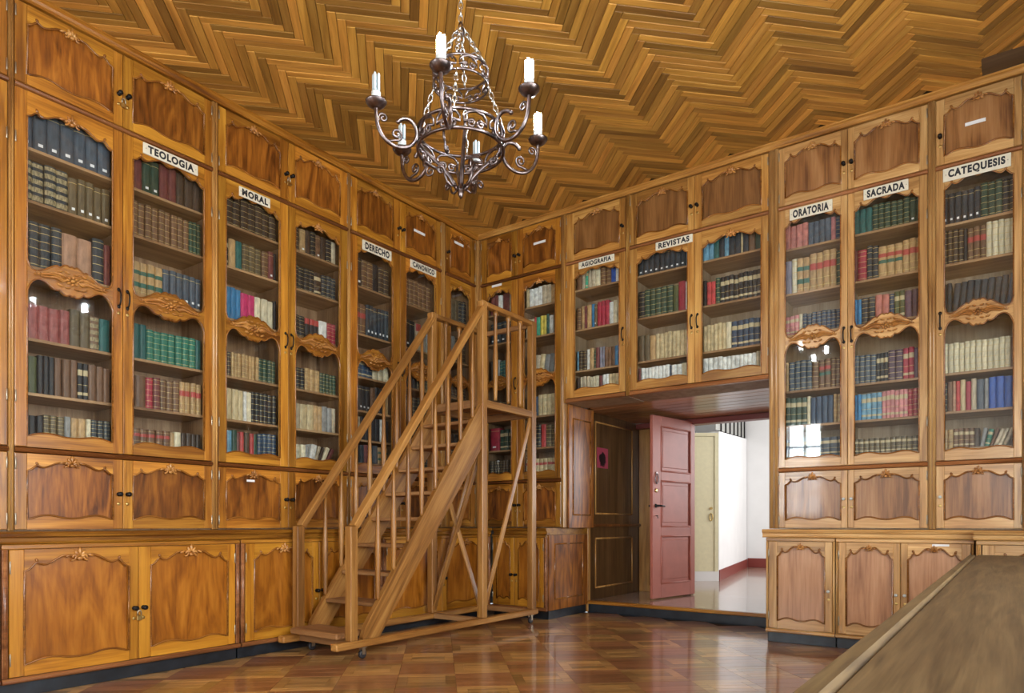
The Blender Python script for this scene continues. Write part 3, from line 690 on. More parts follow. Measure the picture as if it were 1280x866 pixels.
ZSH = [3.282, 2.960, 2.558, 2.112, 1.776, 1.505]
ZSH_G = [3.345, 2.940, 2.523, 2.315]
ZSH_D = [3.172, 2.733, 2.335, 2.021, 1.750, 1.535]
ZSH_R = [3.280, 2.904, 2.556, 2.085, 1.793, 1.527]
ZSH_J = [3.202, 2.906, 2.546, 2.091, 1.804, 1.531]
LEFT, BACK = 'left', 'back'
SIGNED = ('B2', 'C1', 'D1', 'D2', 'G1', 'H1', 'I1', 'I2', 'J1')
CASES = {}
def bookcase(key, wall, x0, x1, doors, label, shelves, full=True, pal='a', pil=(0.045, 0.0), knobs='knob', upper_split=True, tickets={}):
    """x0,x1 run along the wall; doors: (key, xa, xb, ox0, ox1, hinge)"""
    zb = 0.925 if full else 2.20
    org = (0, x0, zb) if wall == LEFT else (x0, 0, zb)
    root = empty('bookcase', org, PI/2 if wall == LEFT else 0, label, 'bookcase', 'built-in library bookcases'); dz = -zb
    w = x1-x0; D = 0.40
    c = MB(); t = 0.018; hz_ = 4.128
    c.box(0, t, YB+0.002, D, zb, hz_); c.box(w-t, w, YB+0.002, D, zb, hz_); c.box(t, w-t, D-0.012, D, zb, hz_)
    c.box(t, w-t, YB+0.002, D-0.012, zb, zb+0.02); c.box(t, w-t, YB+0.002, D-0.012, hz_-0.02, hz_); c.box(t, w-t, YB+0.002, D-0.012, 3.598, 3.628)
    if full: c.box(t, w-t, YB+0.002, D-0.012, 1.402, 1.428)
    for dk, xa, xb, *_ in doors[:-1]: c.box(xb-x0-0.009, xb-x0+0.009, YB+0.002, D-0.012, zb+0.02, hz_-0.02)
    c.build('carcass', M['inner'] if pal == 'a' else M['inner2'], root, loc=(0, 0, dz))
    # moulded cross rails
    prof = lambda z0, z1: [(0.012, z0), (0.012, z1), (-0.010, z1), (-0.024, z1-0.006), (-0.030, (z0+z1)/2), (-0.024, z0+0.006), (-0.010, z0)]
    MB().sweep_x(prof(3.596, 3.630), 0, w).build('cross_moulding', M['mould'] if pal == 'a' else M['basemould'], root, loc=(0, 0, dz))
    if full: MB().sweep_x(prof(1.398, 1.432), 0, w).build('cross_moulding', M['mould'] if pal == 'a' else M['basemould'], root, loc=(0, 0, dz))
    else: MB().sweep_x(prof(2.198, 2.240), 0, w).build('cross_moulding', M['mould'] if pal == 'a' else M['basemould'], root, loc=(0, 0, dz))
    # reeded pilaster(s)
    for s, pw in ((0, pil[0]), (1, pil[1])):
        if pw <= 0: continue
        a, b = (-pw, 0) if s == 0 else (w, w+pw)
        p = MB().cbox(a+0.0005, b-0.0005, -0.010, 0.06, zb, 4.128, 0.003)
        for q in (0.28, 0.72): p.tube([(a+(b-a)*q, -0.010, zb+0.002), (a+(b-a)*q, -0.010, 4.126)], pw*0.20, 6)
        p.build('pilaster', {'a': M['post'], 'b': M['stile2'], 'e': M['stile5']}[pal], root, loc=(0, 0, dz))
    for zi, z in enumerate(shelves):
        if (not full) and zi == 3: z_ = 2.262
        for dk, xa, xb, ox0, ox1, hg in doors:
            a = max(xa-x0+0.009, t)+0.0005; b = min(xb-x0-0.009, w-t)-0.0005
            MB().cbox(a, b, 0.035, D-0.013, z-0.020, z-0.0005, 0.002).build('shelf', M['shelf'], root, loc=(0, 0, dz))
    for dk, xa, xb, ox0, ox1, hg in doors:
        A = [v-x0 for v in (xa, xb, ox0, ox1)]
        tk = tickets.get(dk, {})
        T = lambda n: (tk[n][0]-x0, tk[n][1]-x0, tk[n][2], tk[n][3]) if n in tk else None
        cup_door(root, dz, *A, 3.631, 4.118, 4.066, 3.690, 0.070, hg, pal, 'knob', 3.84, ticket=T('top'))
        if full:
            glass_door(root, dz, *A, 1.434, 3.595, hg, pal, ticket=T('glass'), shell=dk not in SIGNED)
            cup_door(root, dz, *A, 0.932, 1.397, 1.352, 0.992, 0.060, hg, pal, 'knob', 1.165, kmesh='knob2' if pal == 'b' else None, ticket=T('mid'))
        else:
            glass_door(root, dz, *A, 2.242, 3.595, hg, pal, rail=None, shell=dk not in SIGNED)
        CASES[dk] = (root, wall, x0, ox0, ox1, hg, shelves, zb)
    return root
bookcase('A', LEFT, -5.755, -4.473, [('A1', -5.755, -5.115, -5.690, -5.180, 'l'), ('A2', -5.115, -4.475, -5.05, -4.54, 'r')], 'tall glazed bookcase next to the one with the TEOLOGIA board', ZSH)
bookcase('B', LEFT, -4.440, -3.180, [('B1', -4.440, -3.818, -4.375, -3.883, 'l'), ('B2', -3.818, -3.180, -3.753, -3.243, 'r')], 'tall glazed bookcase with the TEOLOGIA board on one door', ZSH, pil=(0.032, 0))
bookcase('C', LEFT, -3.131, -1.885, [('C1', -3.131, -2.512, -3.068, -2.591, 'l'), ('C2', -2.512, -1.885, -2.441, -1.970, 'r')], 'tall glazed bookcase with the MORAL board on one door', ZSH, pil=(0.048, 0), tickets={'C1': {'mid': (-2.895, -2.825, 1.295, 1.312)}})
bookcase('D', LEFT, -1.848, -0.629, [('D1', -1.848, -1.225, -1.770, -1.325, 'l'), ('D2', -1.225, -0.629, -1.147, -0.712, 'r')], 'tall glazed bookcase with DERECHO and CANONICO boards', ZSH_D, pil=(0.036, 0), tickets={'D2': {'top': (-1.02, -0.86, 3.90, 3.925)}})
bookcase('E', LEFT, -0.560, -0.062, [('E1', -0.560, -0.062, -0.480, -0.150, 'r')], 'narrow single-door glazed bookcase in the room corner', ZSH_D, pil=(0.068, 0.030), tickets={'E1': {'top': (-0.40, -0.25, 3.985, 4.012)}})
bookcase('F', BACK, 0.062, 1.108, [('F1', 0.062, 0.560, 0.150, 0.480, 'l'), ('F2', 0.560, 1.108, 0.640, 1.040, 'r')], 'two-door glazed bookcase between the corner and the AGIOGRAFIA case', ZSH, pil=(0.030, 0.030), tickets={'F1': {'glass': (0.215, 0.350, 3.565, 3.590)}, 'F2': {'top': (0.76, 0.91, 3.91, 3.935)}})
bookcase('G', BACK, 1.170, 1.838, [('G1', 1.170, 1.838, 1.268, 1.772, 'l')], 'single-door hanging bookcase with the AGIOGRAFIA board above the recess', ZSH_G, full=False, pal='e', pil=(0.030, 0))
bookcase('H', BACK, 1.885, 3.180, [('H1', 1.885, 2.528, 1.958, 2.462, 'l'), ('H2', 2.528, 3.180, 2.597, 3.118, 'r')], 'two-door hanging bookcase with the REVISTAS board above the doorway', ZSH_G, full=False, pal='e', pil=(0.045, 0.0))
bookcase('I', BACK, 3.262, 4.342, [('I1', 3.262, 3.793, 3.315, 3.742, 'l'), ('I2', 3.793, 4.342, 3.842, 4.285, 'r')], 'tall pale bookcase with ORATORIA and SACRADA boards', ZSH_R, pal='b', pil=(0.080, 0))
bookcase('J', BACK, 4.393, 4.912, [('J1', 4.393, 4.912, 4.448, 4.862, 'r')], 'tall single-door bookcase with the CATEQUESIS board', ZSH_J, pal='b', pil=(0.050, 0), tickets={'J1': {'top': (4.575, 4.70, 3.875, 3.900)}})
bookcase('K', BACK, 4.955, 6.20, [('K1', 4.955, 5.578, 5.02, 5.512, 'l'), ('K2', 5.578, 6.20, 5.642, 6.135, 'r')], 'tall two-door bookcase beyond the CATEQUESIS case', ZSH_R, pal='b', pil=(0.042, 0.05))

struct(MB().cbox(-0.02, 0.031, -0.031, 0.02, 0.925, 4.127, 0.003).build('trim_5', M['post']), 'slim timber post filling the inner corner of the bookcases', 'post')
# cornices along the ceiling
def cornice(name, wall, x0, x1, label):
    pr = [(0.012, 4.128), (0.012, 4.180), (-0.050, 4.180), (-0.050, 4.168), (-0.038, 4.158), (-0.030, 4.145), (-0.026, 4.140), (-0.026, 4.128)]
    mb = MB().sweep_x(pr, x0, x1); o = mb.build(name, M['rail'])
    if wall == LEFT: o.rotation_euler = (0, 0, PI/2)
    return struct(o, label, 'cornice')
cornice('trim_3', LEFT, -7.0, 0.0, 'moulded timber cornice above the left bookcases')
cornice('trim_4', BACK, 0.0, 6.4, 'moulded timber cornice above the back bookcases').data.materials[0] = M['rail5']

# ------------------------------------------------------------------ lower cabinets
def low_cabinet(wall, front, x0, x1, doors, label, pal='a', depth=None, kmesh=None, zt=0.853, ticket=None, posts=(0.03, 0.03), name='base_cabinet'):
    """front: how far the doors stand out from the bookcase face; doors (xa,xb,ox0,ox1,hinge)"""
    org = (front, x0, 0) if wall == LEFT else (x0, -front, 0)
    root = empty(name, org, PI/2 if wall == LEFT else 0, label, 'cabinet', 'base cabinets under the bookcases'); w = x1-x0
    D = (depth if depth else front+0.38)
    c = MB().box(0, w, YB+0.002, D, 0.088, zt); c.build('carcass', M['inner'] if pal == 'a' else M['inner'], root)
    MB().cbox(0.001, w-0.001, 0.030, D-0.02, 0.0, 0.0855, 0.002).build('plinth', M['plinth'], root)
    pr = [(0.010, 0.086), (0.010, 0.116), (-0.018, 0.116), (-0.028, 0.106), (-0.028, 0.096), (-0.018, 0.086)]
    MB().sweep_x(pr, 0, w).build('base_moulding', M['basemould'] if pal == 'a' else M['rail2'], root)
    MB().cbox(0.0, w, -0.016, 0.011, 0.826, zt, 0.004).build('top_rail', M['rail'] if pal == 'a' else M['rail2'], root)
    for s, pw in ((0, posts[0]), (1, posts[1])):
        if pw <= 0: continue
        a, b = (0, pw) if s == 0 else (w-pw, w)
        p = MB().cbox(a+0.0005, b-0.0005, -0.016, 0.011, 0.117, 0.8255, 0.003); p.tube([((a+b)/2, -0.014, 0.118), ((a+b)/2, -0.014, 0.825)], pw*0.34, 8)
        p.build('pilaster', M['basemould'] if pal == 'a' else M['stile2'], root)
    for i, (xa, xb, ox0, ox1, hg) in enumerate(doors):
        A = [v-x0 for v in (xa, xb, ox0, ox1)]
        tk = (ticket[1]-x0, ticket[2]-x0, 0.805, 0.820) if ticket and ticket[0] == i else None
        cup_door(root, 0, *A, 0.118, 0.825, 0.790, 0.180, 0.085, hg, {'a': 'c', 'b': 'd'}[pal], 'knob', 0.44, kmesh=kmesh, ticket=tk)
    return root
low_cabinet(LEFT, 0.38, -6.02, -4.635, [(-5.99, -5.33, -5.92, -5.40, 'l'), (-5.33, -4.665, -5.26, -4.735, 'r')], 'orange-brown base cabinet adjoining the padlocked one')
low_cabinet(LEFT, 0.38, -4.625, -3.195, [(-4.592, -3.898, -4.519, -3.957, 'l'), (-3.898, -3.230, -3.823, -3.290, 'r')], 'orange-brown base cabinet with a brass padlock on its two doors')
low_cabinet(LEFT, 0.38, -3.185, -1.815, [(-3.152, -2.500, -3.080, -2.565, 'l'), (-2.500, -1.848, -2.435, -1.915, 'r')], 'orange-brown base cabinet beside the foot of the ladder')
low_cabinet(LEFT, 0.38, -1.805, -0.275, [(-1.772, -1.040, -1.700, -1.11, 'l'), (-1.040, -0.310, -0.97, -0.38, 'r')], 'orange-brown base cabinet behind the rolling ladder')
cb = low_cabinet(BACK, 0.23, 0.39, 1.080, [(0.400, 0.680, 0.455, 0.630, 'l'), (0.680, 1.048, 0.735, 0.990, 'r')], 'narrow corner base cabinet with a panelled side by the recess', depth=0.60+0.20, posts=(0, 0.03))
def frame_side(x, y0, y1, z0, z1): return frame_yz(x, y0, y1, z0, z1, 0.008)
o = MB().box(0.692, 0.704, 0.012, 0.79, 0.09, 0.85).build('side_panel', M['panel'], cb); o.parent = cb
frame_side(0.705, 0.12, 0.68, 0.20, 0.76).build('panel_moulding', M['bead'], cb)
low_cabinet(BACK, 0.23, 3.222, 3.742, [(3.240, 3.725, 3.312, 3.668, 'l')], 'single-door pale base cabinet at the edge of the doorway', 'b', kmesh='knob2', posts=(0.016, 0.016))
low_cabinet(BACK, 0.23, 3.748, 4.640, [(3.765, 4.188, 3.822, 4.138, 'l'), (4.188, 4.622, 4.236, 4.565, 'r')], 'two-door pale base cabinet with a white ticket, beside the desk', 'b', kmesh='knob2', posts=(0.016, 0.016), ticket=(1, 4.388, 4.492))
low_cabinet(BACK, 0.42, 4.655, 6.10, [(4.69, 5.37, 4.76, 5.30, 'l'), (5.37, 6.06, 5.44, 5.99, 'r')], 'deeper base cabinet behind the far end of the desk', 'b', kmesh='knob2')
# worktops
def worktop(label, wall, front, x0, x1, y1, pal, z0=0.855, lip=0.03):
    z1 = z0+0.067
    pr = [(y1, z0), (y1, z1), (-front-lip, z1), (-front-lip-0.008, z1-0.010), (-front-lip-0.004, z1-0.026), (-front-lip+0.010, z1-0.034), (-front-lip+0.012, z0+0.012), (-front-lip+0.004, z0+0.006), (-front-lip+0.010, z0)]
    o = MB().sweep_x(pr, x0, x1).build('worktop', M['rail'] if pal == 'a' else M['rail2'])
    if wall == LEFT: o.rotation_euler = (0, 0, PI/2)
    return tag(o, label, 'worktop')
worktop('long moulded timber ledge on the left base cabinets', LEFT, 0.38, -6.05, -0.272, 0.40, 'a')
worktop('short moulded ledge on the corner base cabinet', BACK, 0.23, 0.42, 1.090, 0.57, 'a')
worktop('pale moulded ledge on the base cabinets by the doorway', BACK, 0.23, 3.196, 4.636, 0.40, 'b')
worktop('thick ledge on the deeper cabinet behind the desk', BACK, 0.42, 4.642, 6.12, 0.40, 'b', z0=0.855, lip=0.025)
# panelled side of the corner bookcase, seen from the recess
sd = tag(MB().box(1.141, 1.160, 0.062, 0.575, 0.924, 2.196).build('side_panel', M['panel']), 'tall panelled side board of the corner bookcase at the recess', 'panel')
frame_yz(1.162, 0.14, 0.50, 1.06, 2.06, 0.008).build('panel_moulding', M['bead'], sd)

# padlocks
def padlock(loc, rz, label):
    r = empty('padlock', loc, rz, label, 'padlock')
    MB().cbox(-0.017, 0.017, -0.013, 0.0, -0.046, -0.012, 0.004).build('lock_body', M['brass'], r)
    MB().tube([(-0.011, -0.007, -0.014), (-0.011, -0.007, 0.008), (-0.006, -0.007, 0.017), (0.006, -0.007, 0.017), (0.011, -0.007, 0.008), (0.011, -0.007, -0.014)], 0.004, 8).build('shackle', M['steel'], r)
padlock((0.399, -3.898, 0.405), PI/2, 'brass padlock on the orange base cabinet doors')
padlock((0.019, -3.818, 3.80), PI/2, 'small padlock on the top cupboard above TEOLOGIA bookcase')
padlock((0.019, -2.512, 3.80), PI/2, 'small padlock on the top cupboard above MORAL bookcase')

# name boards with painted capitals
def name_board(text, wall, x0, x1, z0, z1):
    org = (0.0175, (x0+x1)/2, z0) if wall == LEFT else ((x0+x1)/2, -0.0175, z0)
    w, h = x1-x0, z1-z0
    r = empty('name_board', org, PI/2 if wall == LEFT else 0, 'ivory name board with black capitals reading '+text, 'sign', 'name boards on the bookcase doors')
    MB().cbox(-w/2, w/2, -0.010, 0.0, 0, h, 0.002).build('board', M['ivory'], r)
    cu = bpy.data.curves.new('lettering', 'FONT'); cu.body = text; cu.align_x = 'CENTER'; cu.size = 1.0; cu.offset = 0.052; cu.extrude = 0.004; cu.space_character = 1.18
    to = bpy.data.objects.new('lettering', cu); me = bpy.data.meshes.new_from_object(to); bpy.data.objects.remove(to)
    xs = [v.co.x for v in me.vertices]; ys = [v.co.y for v in me.vertices]
    sx = w*0.84/(max(xs)-min(xs)); sy = h*0.70/(max(ys)-min(ys)); cx, cy = (max(xs)+min(xs))/2, (max(ys)+min(ys))/2
    for v in me.vertices:
        x, y, z = v.co; v.co = ((x-cx)*sx, -0.0102-z*0.05, h/2+(y-cy)*sy)
    me.materials.clear(); me.materials.append(M['letter']); me.update()
    link('lettering', me, r)
    sm = shared('screw', lambda: MB().lathe([(0.004, 0), (0.003, -0.002)], n=8, axis='y').mesh('screw', M['steel']))
    for s in (-1, 1): link('screw', sm, r, (s*w*0.455, -0.010, h/2))
for t, wl, a, b, z0, z1 in [('TEOLOGIA', LEFT, -3.690, -3.298, 3.512, 3.588), ('MORAL', LEFT, -2.963, -2.690, 3.500, 3.575), ('DERECHO', LEFT, -1.715, -1.352, 3.488, 3.580), ('CANONICO', LEFT, -1.091, -0.716, 3.515, 3.592), ('AGIOGRAFIA', BACK, 1.324, 1.722, 3.527, 3.594), ('REVISTAS', BACK, 2.155, 2.513, 3.520, 3.594), ('ORATORIA', BACK, 3.353, 3.682, 3.492, 3.584), ('SACRADA', BACK, 3.908, 4.216, 3.508, 3.592), ('CATEQUESIS', BACK, 4.439, 4.848, 3.496, 3.592)]:
    name_board(t, wl, a, b, z0, z1)

# ------------------------------------------------------------------ books
C_ = {'slate': (0.060, 0.080, 0.105), 'black': (0.016, 0.017, 0.020), 'ink': (0.022, 0.032, 0.042), 'dark brown': (0.055, 0.034, 0.022), 'brown': (0.155, 0.078, 0.040), 'olive brown': (0.115, 0.085, 0.045),
      'tan': (0.43, 0.27, 0.12), 'pinkish tan': (0.36, 0.20, 0.125), 'maroon': (0.15, 0.038, 0.035), 'rose': (0.29, 0.085, 0.075), 'olive green': (0.075, 0.090, 0.035), 'teal': (0.020, 0.105, 0.095), 'green': (0.022, 0.155, 0.105),
      'dark green': (0.026, 0.060, 0.038), 'grey': (0.24, 0.24, 0.23), 'cream': (0.62, 0.55, 0.38), 'parchment': (0.52, 0.41, 0.23), 'white': (0.68, 0.68, 0.64), 'navy': (0.022, 0.050, 0.095), 'blue': (0.035, 0.18, 0.36),
      'sky blue': (0.13, 0.30, 0.42), 'royal blue': (0.018, 0.085, 0.36), 'magenta': (0.48, 0.030, 0.125), 'crimson': (0.33, 0.022, 0.045), 'red': (0.46, 0.050, 0.050), 'pink': (0.52, 0.20, 0.20), 'salmon': (0.46, 0.155, 0.125),
      'purple': (0.095, 0.050, 0.075), 'yellow': (0.60, 0.48, 0.08), 'mint': (0.05, 0.36, 0.22), 'violet grey': (0.20, 0.19, 0.24), 'beige': (0.47, 0.39, 0.27)}
STY = {'p': ('plain', []), 'b': ('gilt-banded', [(z, z+0.012, 1) for z in (0.07, 0.24, 0.42, 0.60, 0.78, 0.92)]),
       'w': ('ticketed', [(0.13, 0.20, 2), (0.86, 0.875, 1)]), 'o': ('ornate', [(0.06, 0.19, 7), (0.27, 0.39, 7), (0.47, 0.59, 7), (0.67, 0.79, 7), (0.87, 0.96, 7)]),
      'r': ('red-labelled', [(0.55, 0.72, 3), (0.10, 0.115, 1), (0.30, 0.312, 1), (0.86, 0.872, 1)]), 't': ('red-and-green-labelled', [(0.64, 0.76, 3), (0.44, 0.55, 4), (0.12, 0.132, 1), (0.88, 0.892, 1)]),
      'g': ('green-labelled', [(0.24, 0.38, 4), (0.62, 0.74, 4), (0.10, 0.112, 1)]), 'x': ('red-topped', [(0.72, 0.99, 3)]), 'c': ('cream-labelled', [(0.66, 0.82, 5), (0.12, 0.20, 5), (0.4, 0.412, 1)])}
SP = [(-0.5, 0.055), (-0.38, 0.018), (-0.18, 0.0), (0.18, 0.0), (0.38, 0.018), (0.5, 0.055)]   # rounded spine in plan
def book_geo(mb, style, T=None, lo=True):
    """unit book: x width, y depth (spine at 0), z height"""
    T = T or (lambda p: p)
    poly = SP+[(0.5, 1.0), (-0.5, 1.0)]; b = len(mb.v); n = len(poly)
    mb.v += [T((x, y, 0)) for x, y in poly]+[T((x, y, 1)) for x, y in poly]
    for i in range(n):
        j = (i+1) % n; mb.face([b+i, b+j, b+n+j, b+n+i], 0 if i != 6 else 6)
    mb.face([b+i for i in range(n)][::-1], 6); mb.face([b+n+i for i in range(n)], 6)
    for z0, z1, mt in STY[style][1]:
        b = len(mb.v); k = len(SP)
        pts = [(x*1.01, y-0.012) for x, y in SP]
        mb.v += [T((x, y, z0)) for x, y in pts]+[T((x, y, z1)) for x, y in pts]
        for i in ((2,) if mt == 2 else range(k-1)): mb.face([b+i, b+i+1, b+k+i+1, b+k+i], mt)
BM = [M['cover'], M['gold'], M['paper'], M['redlab'], M['grnlab'], M['crmlab'], M['pages'], M['ornlab']]
BM2 = [M['cover_mix']]+BM[1:]
for s_ in STY:
    mb = MB(); book_geo(mb, s_); SHARED['book', s_] = mb.mesh('book', BM)
DN = {'A1': 'far left door', 'B1': 'plain door beside TEOLOGIA', 'B2': 'TEOLOGIA door', 'C1': 'MORAL door', 'C2': 'plain door beside MORAL', 'D1': 'DERECHO door', 'D2': 'CANONICO door', 'E1': 'narrow corner door', 'F1': 'ticketed door by corner',
      'F2': 'plain door beside AGIOGRAFIA', 'G1': 'AGIOGRAFIA door', 'H1': 'REVISTAS door', 'H2': 'plain door beside REVISTAS', 'I1': 'ORATORIA door', 'I2': 'SACRADA door', 'J1': 'CATEQUESIS door'}
SHN = ['top', 'second', 'third', 'fourth', 'fifth', 'bottom', 'lowest']
ORD = ['first', 'second', 'third', 'fourth', 'fifth', 'sixth', 'seventh', 'eighth', 'ninth', 'tenth', 'eleventh', 'twelfth', 'thirteenth', 'fourteenth', 'fifteenth', 'sixteenth', 'seventeenth', 'eighteenth', 'nineteenth', 'twentieth']
# rows from the top shelf down; "height | count colour style[*width][/lean]" from left to right
BOOKS = {
 'B1': ['.27|7 slate w', '.25|4 ink o*1.4,5 olive brown w', '.285|4 ink b*1.1,2 pinkish tan p*1.7,1 ink b*1.3,1 maroon p*.8', '.235|1 slate p*.9,4 rose p*1.2,2 olive brown p*1.1,1 brown o,1 teal p*1.3', '.24|2 olive green p*1.1,3 black p*.8,3 brown p*1.1,2 black c*.7,3 brown p', '.145|1 grey p*1.6,2 black p,3 olive brown b,1 grey p,2 tan p*1.1,1 cream p*.7,3 ink b'],
 'B2': ['.25|2 maroon p,2 dark green w,2 maroon p,3 dark brown p', '.24|1 dark brown b,9 brown b,3 dark green b*.7', '.225|1 navy p*1.2,4 tan g*1.1,6 slate w', '.235|3 teal p,7 green b,1 teal p', '.225|2 brown p*1.3,1 crimson b,1 maroon b,3 brown b*.9,4 tan r*.9', '.125|6 brown r,1 tan p*.6,1 cream p*.8,4 dark brown p*.7'],
 'C1': ['.25|8 dark brown b', '.23|1 dark brown p*.7,1 black c,1 tan p*1.2,1 teal p,3 olive brown b,1 brown b,1 maroon w,1 black p*.5', '.24|1 beige p,3 blue p*.8,2 magenta p*1.1,3 cream p,1 black p*.5', '.19|1 black p,2 dark brown b,8 tan b*.75,4 dark green b', '.245|1 parchment p*1.3,2 parchment p*1.1,1 parchment p,1 white p*.6,1 cream p*.8,6 black b*.8', '.19|1 grey p*.6,1 beige p,1 sky blue p*1.1,1 dark green p,1 maroon p*.7,1 red p*.7,1 dark brown p,1 red p*.8,1 dark green p*.7,4 navy b'],
 'C2': ['.21|2 dark brown b,1 tan w,1 dark brown p,1 black b,1 brown w,1 dark brown p,1 black b,1 beige p', '.21|1 olive brown p,4 black b*1.1,1 dark brown c*1.3,3 ink b', '.19|3 black b,3 black x*.9,1 white p*1.6,2 crimson b*.9', '.19|4 black b*.9,3 tan b*1.1,5 dark green b*.8', '.22|1 beige p*.6/10,1 beige p*1.2,2 parchment p*1.3,2 tan p*.9,2 grey p,1 beige p*.8', '.145|1 parchment p*.8,1 mint p*.6,2 cream p,1 grey p*.7,1 white p*1.1/12,1 beige p*.7/18,1 dark brown p*.5/20,1 cream p*.8/24,1 maroon p*.6/28'],
 'D1': ['.27|2 dark brown w,2 brown b,1 black p,2 dark brown b', '.29|3 brown r*1.1,6 ink w*.8', '.18|4 navy c,3 cream b', '.24|5 black w,1 brown p,2 black p,1 tan p*1.2', '.21|2 beige p,4 black p,1 white p*.7,1 black p', '.17|3 ink p,1 maroon p,2 slate p,2 tan g*1.2'],
 'D2': ['.26|7 brown b', '.28|3 black w,1 beige x,2 grey p', '.2|4 ink p,3 olive brown b', '.24|6 black b,1 brown p', '.21|4 dark brown b,3 black p', '.17|3 beige p,4 dark brown b'],
 'E1': ['.25|4 olive brown p,2 black b', '.27|3 grey p,3 dark brown b', '.2|6 dark brown b', '.24|5 black p,1 brown b', '.2|6 dark brown p', '.17|5 dark green b'],
 'F1': ['.22|2 maroon p,1 white p,1 maroon p*1.6,1 beige p,1 cream p', '.24|5 ink w*1.2', '.22|2 dark brown p*.6,1 grey p,3 teal b*.6,2 salmon p', '.22|5 dark brown b', '.24|1 crimson w*2.2,4 dark green c', '.16|7 dark brown b,2 crimson p'],
 'F2': ['.20|1 parchment p*.7,3 white p,2 beige p,1 tan p,1 royal blue p*.5,1 white p', '.21|2 cream p,1 red p*.5,1 mint p*.8,2 yellow p*.7,1 teal p*.7,1 white p,1 olive brown p*.7,1 mint p', '.20|2 black p*.7/6,1 beige p/8,1 parchment p*.9/8,2 grey p/9,1 cream p/9', '.22|2 navy p*1.2,4 parchment c,1 dark brown b', '.24|3 black b,1 red p,2 olive brown b,1 black b', '.15|7 parchment r,1 brown p'],
 'G1': ['.21|1 brown p*1.1,1 beige p*.6,1 mint c*.6,2 beige p*.8,1 cream p*1.1,2 brown b,1 royal blue p,1 white p*.7,1 olive brown p', '.24|1 brown b,1 tan p*.8,1 maroon p*.5,1 tan p,1 blue p*.8,1 olive brown w*.6,3 crimson p*.9,1 white p,1 cream p,1 beige p,1 tan p*.6', '.21|1 sky blue p*.5,2 dark brown b,1 white p*.7,1 tan p,1 dark green b*.6,1 maroon p*.9,2 violet grey p*.6,3 brown p*.9,1 blue p*.8,2 black w*.8', '.14|1 dark brown p*.7,3 beige p*.7,3 cream p*.7,1 maroon p*.6,2 white p*.6,5 parchment p*.6'],
 'H1': ['.22|9 ink w*.9,1 sky blue p*1.2', '.27|1 black b*1.2,5 dark green b*.95,1 olive green p,1 crimson p*1.2,1 white p*.8,1 dark green p*.5', '.25|2 olive brown p,1 tan p*.9,9 parchment p*.75', '.145|1 maroon p*.5,8 white p*.7,1 navy p*.4,2 white p,2 parchment p*1.1'],
 'H2': ['.23|2 sky blue p,1 teal p,1 ink p,1 sky blue p*.8,2 ink p*1.1,1 parchment p*.35,1 ink p,1 brown p,1 dark green p,1 sky blue p*.8', '.23|1 black p*.7,2 red p*.9,1 dark green b*.8,10 black c*.8', '.235|6 parchment p*.75,1 cream p,6 navy c', '.15|4 white p*1.1,8 white p*.8,3 beige p*.6'],
 'I1': ['.20|4 salmon p,4 slate p,1 pink p*.8,2 navy b*.8', '.30|1 violet grey p*1.1,1 cream b*.8,2 tan g,4 tan r,1 dark green b*1.2', '.17|3 pink c*.8,1 cream p*.7,9 navy b*.8', '.25|1 tan p*.6,4 slate b,1 brown b,2 brown t,3 brown b*.7', '.235|4 dark green c,1 cream b*.7,4 navy p,3 tan b*.7', '.15|8 slate c'],
 'I2': ['.21|3 teal p,6 dark green b*.9,2 dark green w', '.26|1 maroon p*.6,1 crimson b*1.3,2 ink b,3 tan t*1.2,3 tan r*.9', '.21|2 blue p*.7,2 ink b,2 salmon p*1.1,1 navy b*.8,2 olive green c*.8,1 purple p*1.2,2 purple p*.8', '.24|4 slate b,3 black c*.7,2 purple b*1.1,2 crimson c*.9,2 purple p*.7', '.215|2 blue p*.8,4 sky blue c,6 pink c*.8,3 crimson b*.9', '.125|13 olive brown c'],
 'J1': ['.25|6 ink w,3 dark green b,2 black b', '.26|4 dark brown b,1 black p*.7,3 brown r,5 cream b', '.22|2 ink p*.8,8 ink p/5,1 navy p/7', '.22|12 cream b,1 brown p', '.23|1 black b,1 brown p,1 pinkish tan p*.7,1 red p*.8,1 parchment p,1 crimson p,1 beige p,1 slate p*1.3,1 grey p*.8,3 royal blue p*1.4,1 sky blue p*.7', '.14|2 tan b,4 brown c,1 dark brown p,1 grey p*.8/10,1 green c*.9/14,1 brown p*.6/18,3 beige p*.7/22'],
}
BOOKS['A1'] = BOOKS['D1']; BOOKS['A2'] = BOOKS['C1']; BOOKS['K1'] = BOOKS['I2']; BOOKS['K2'] = BOOKS['B2']
rb = random.Random(11); allb = []
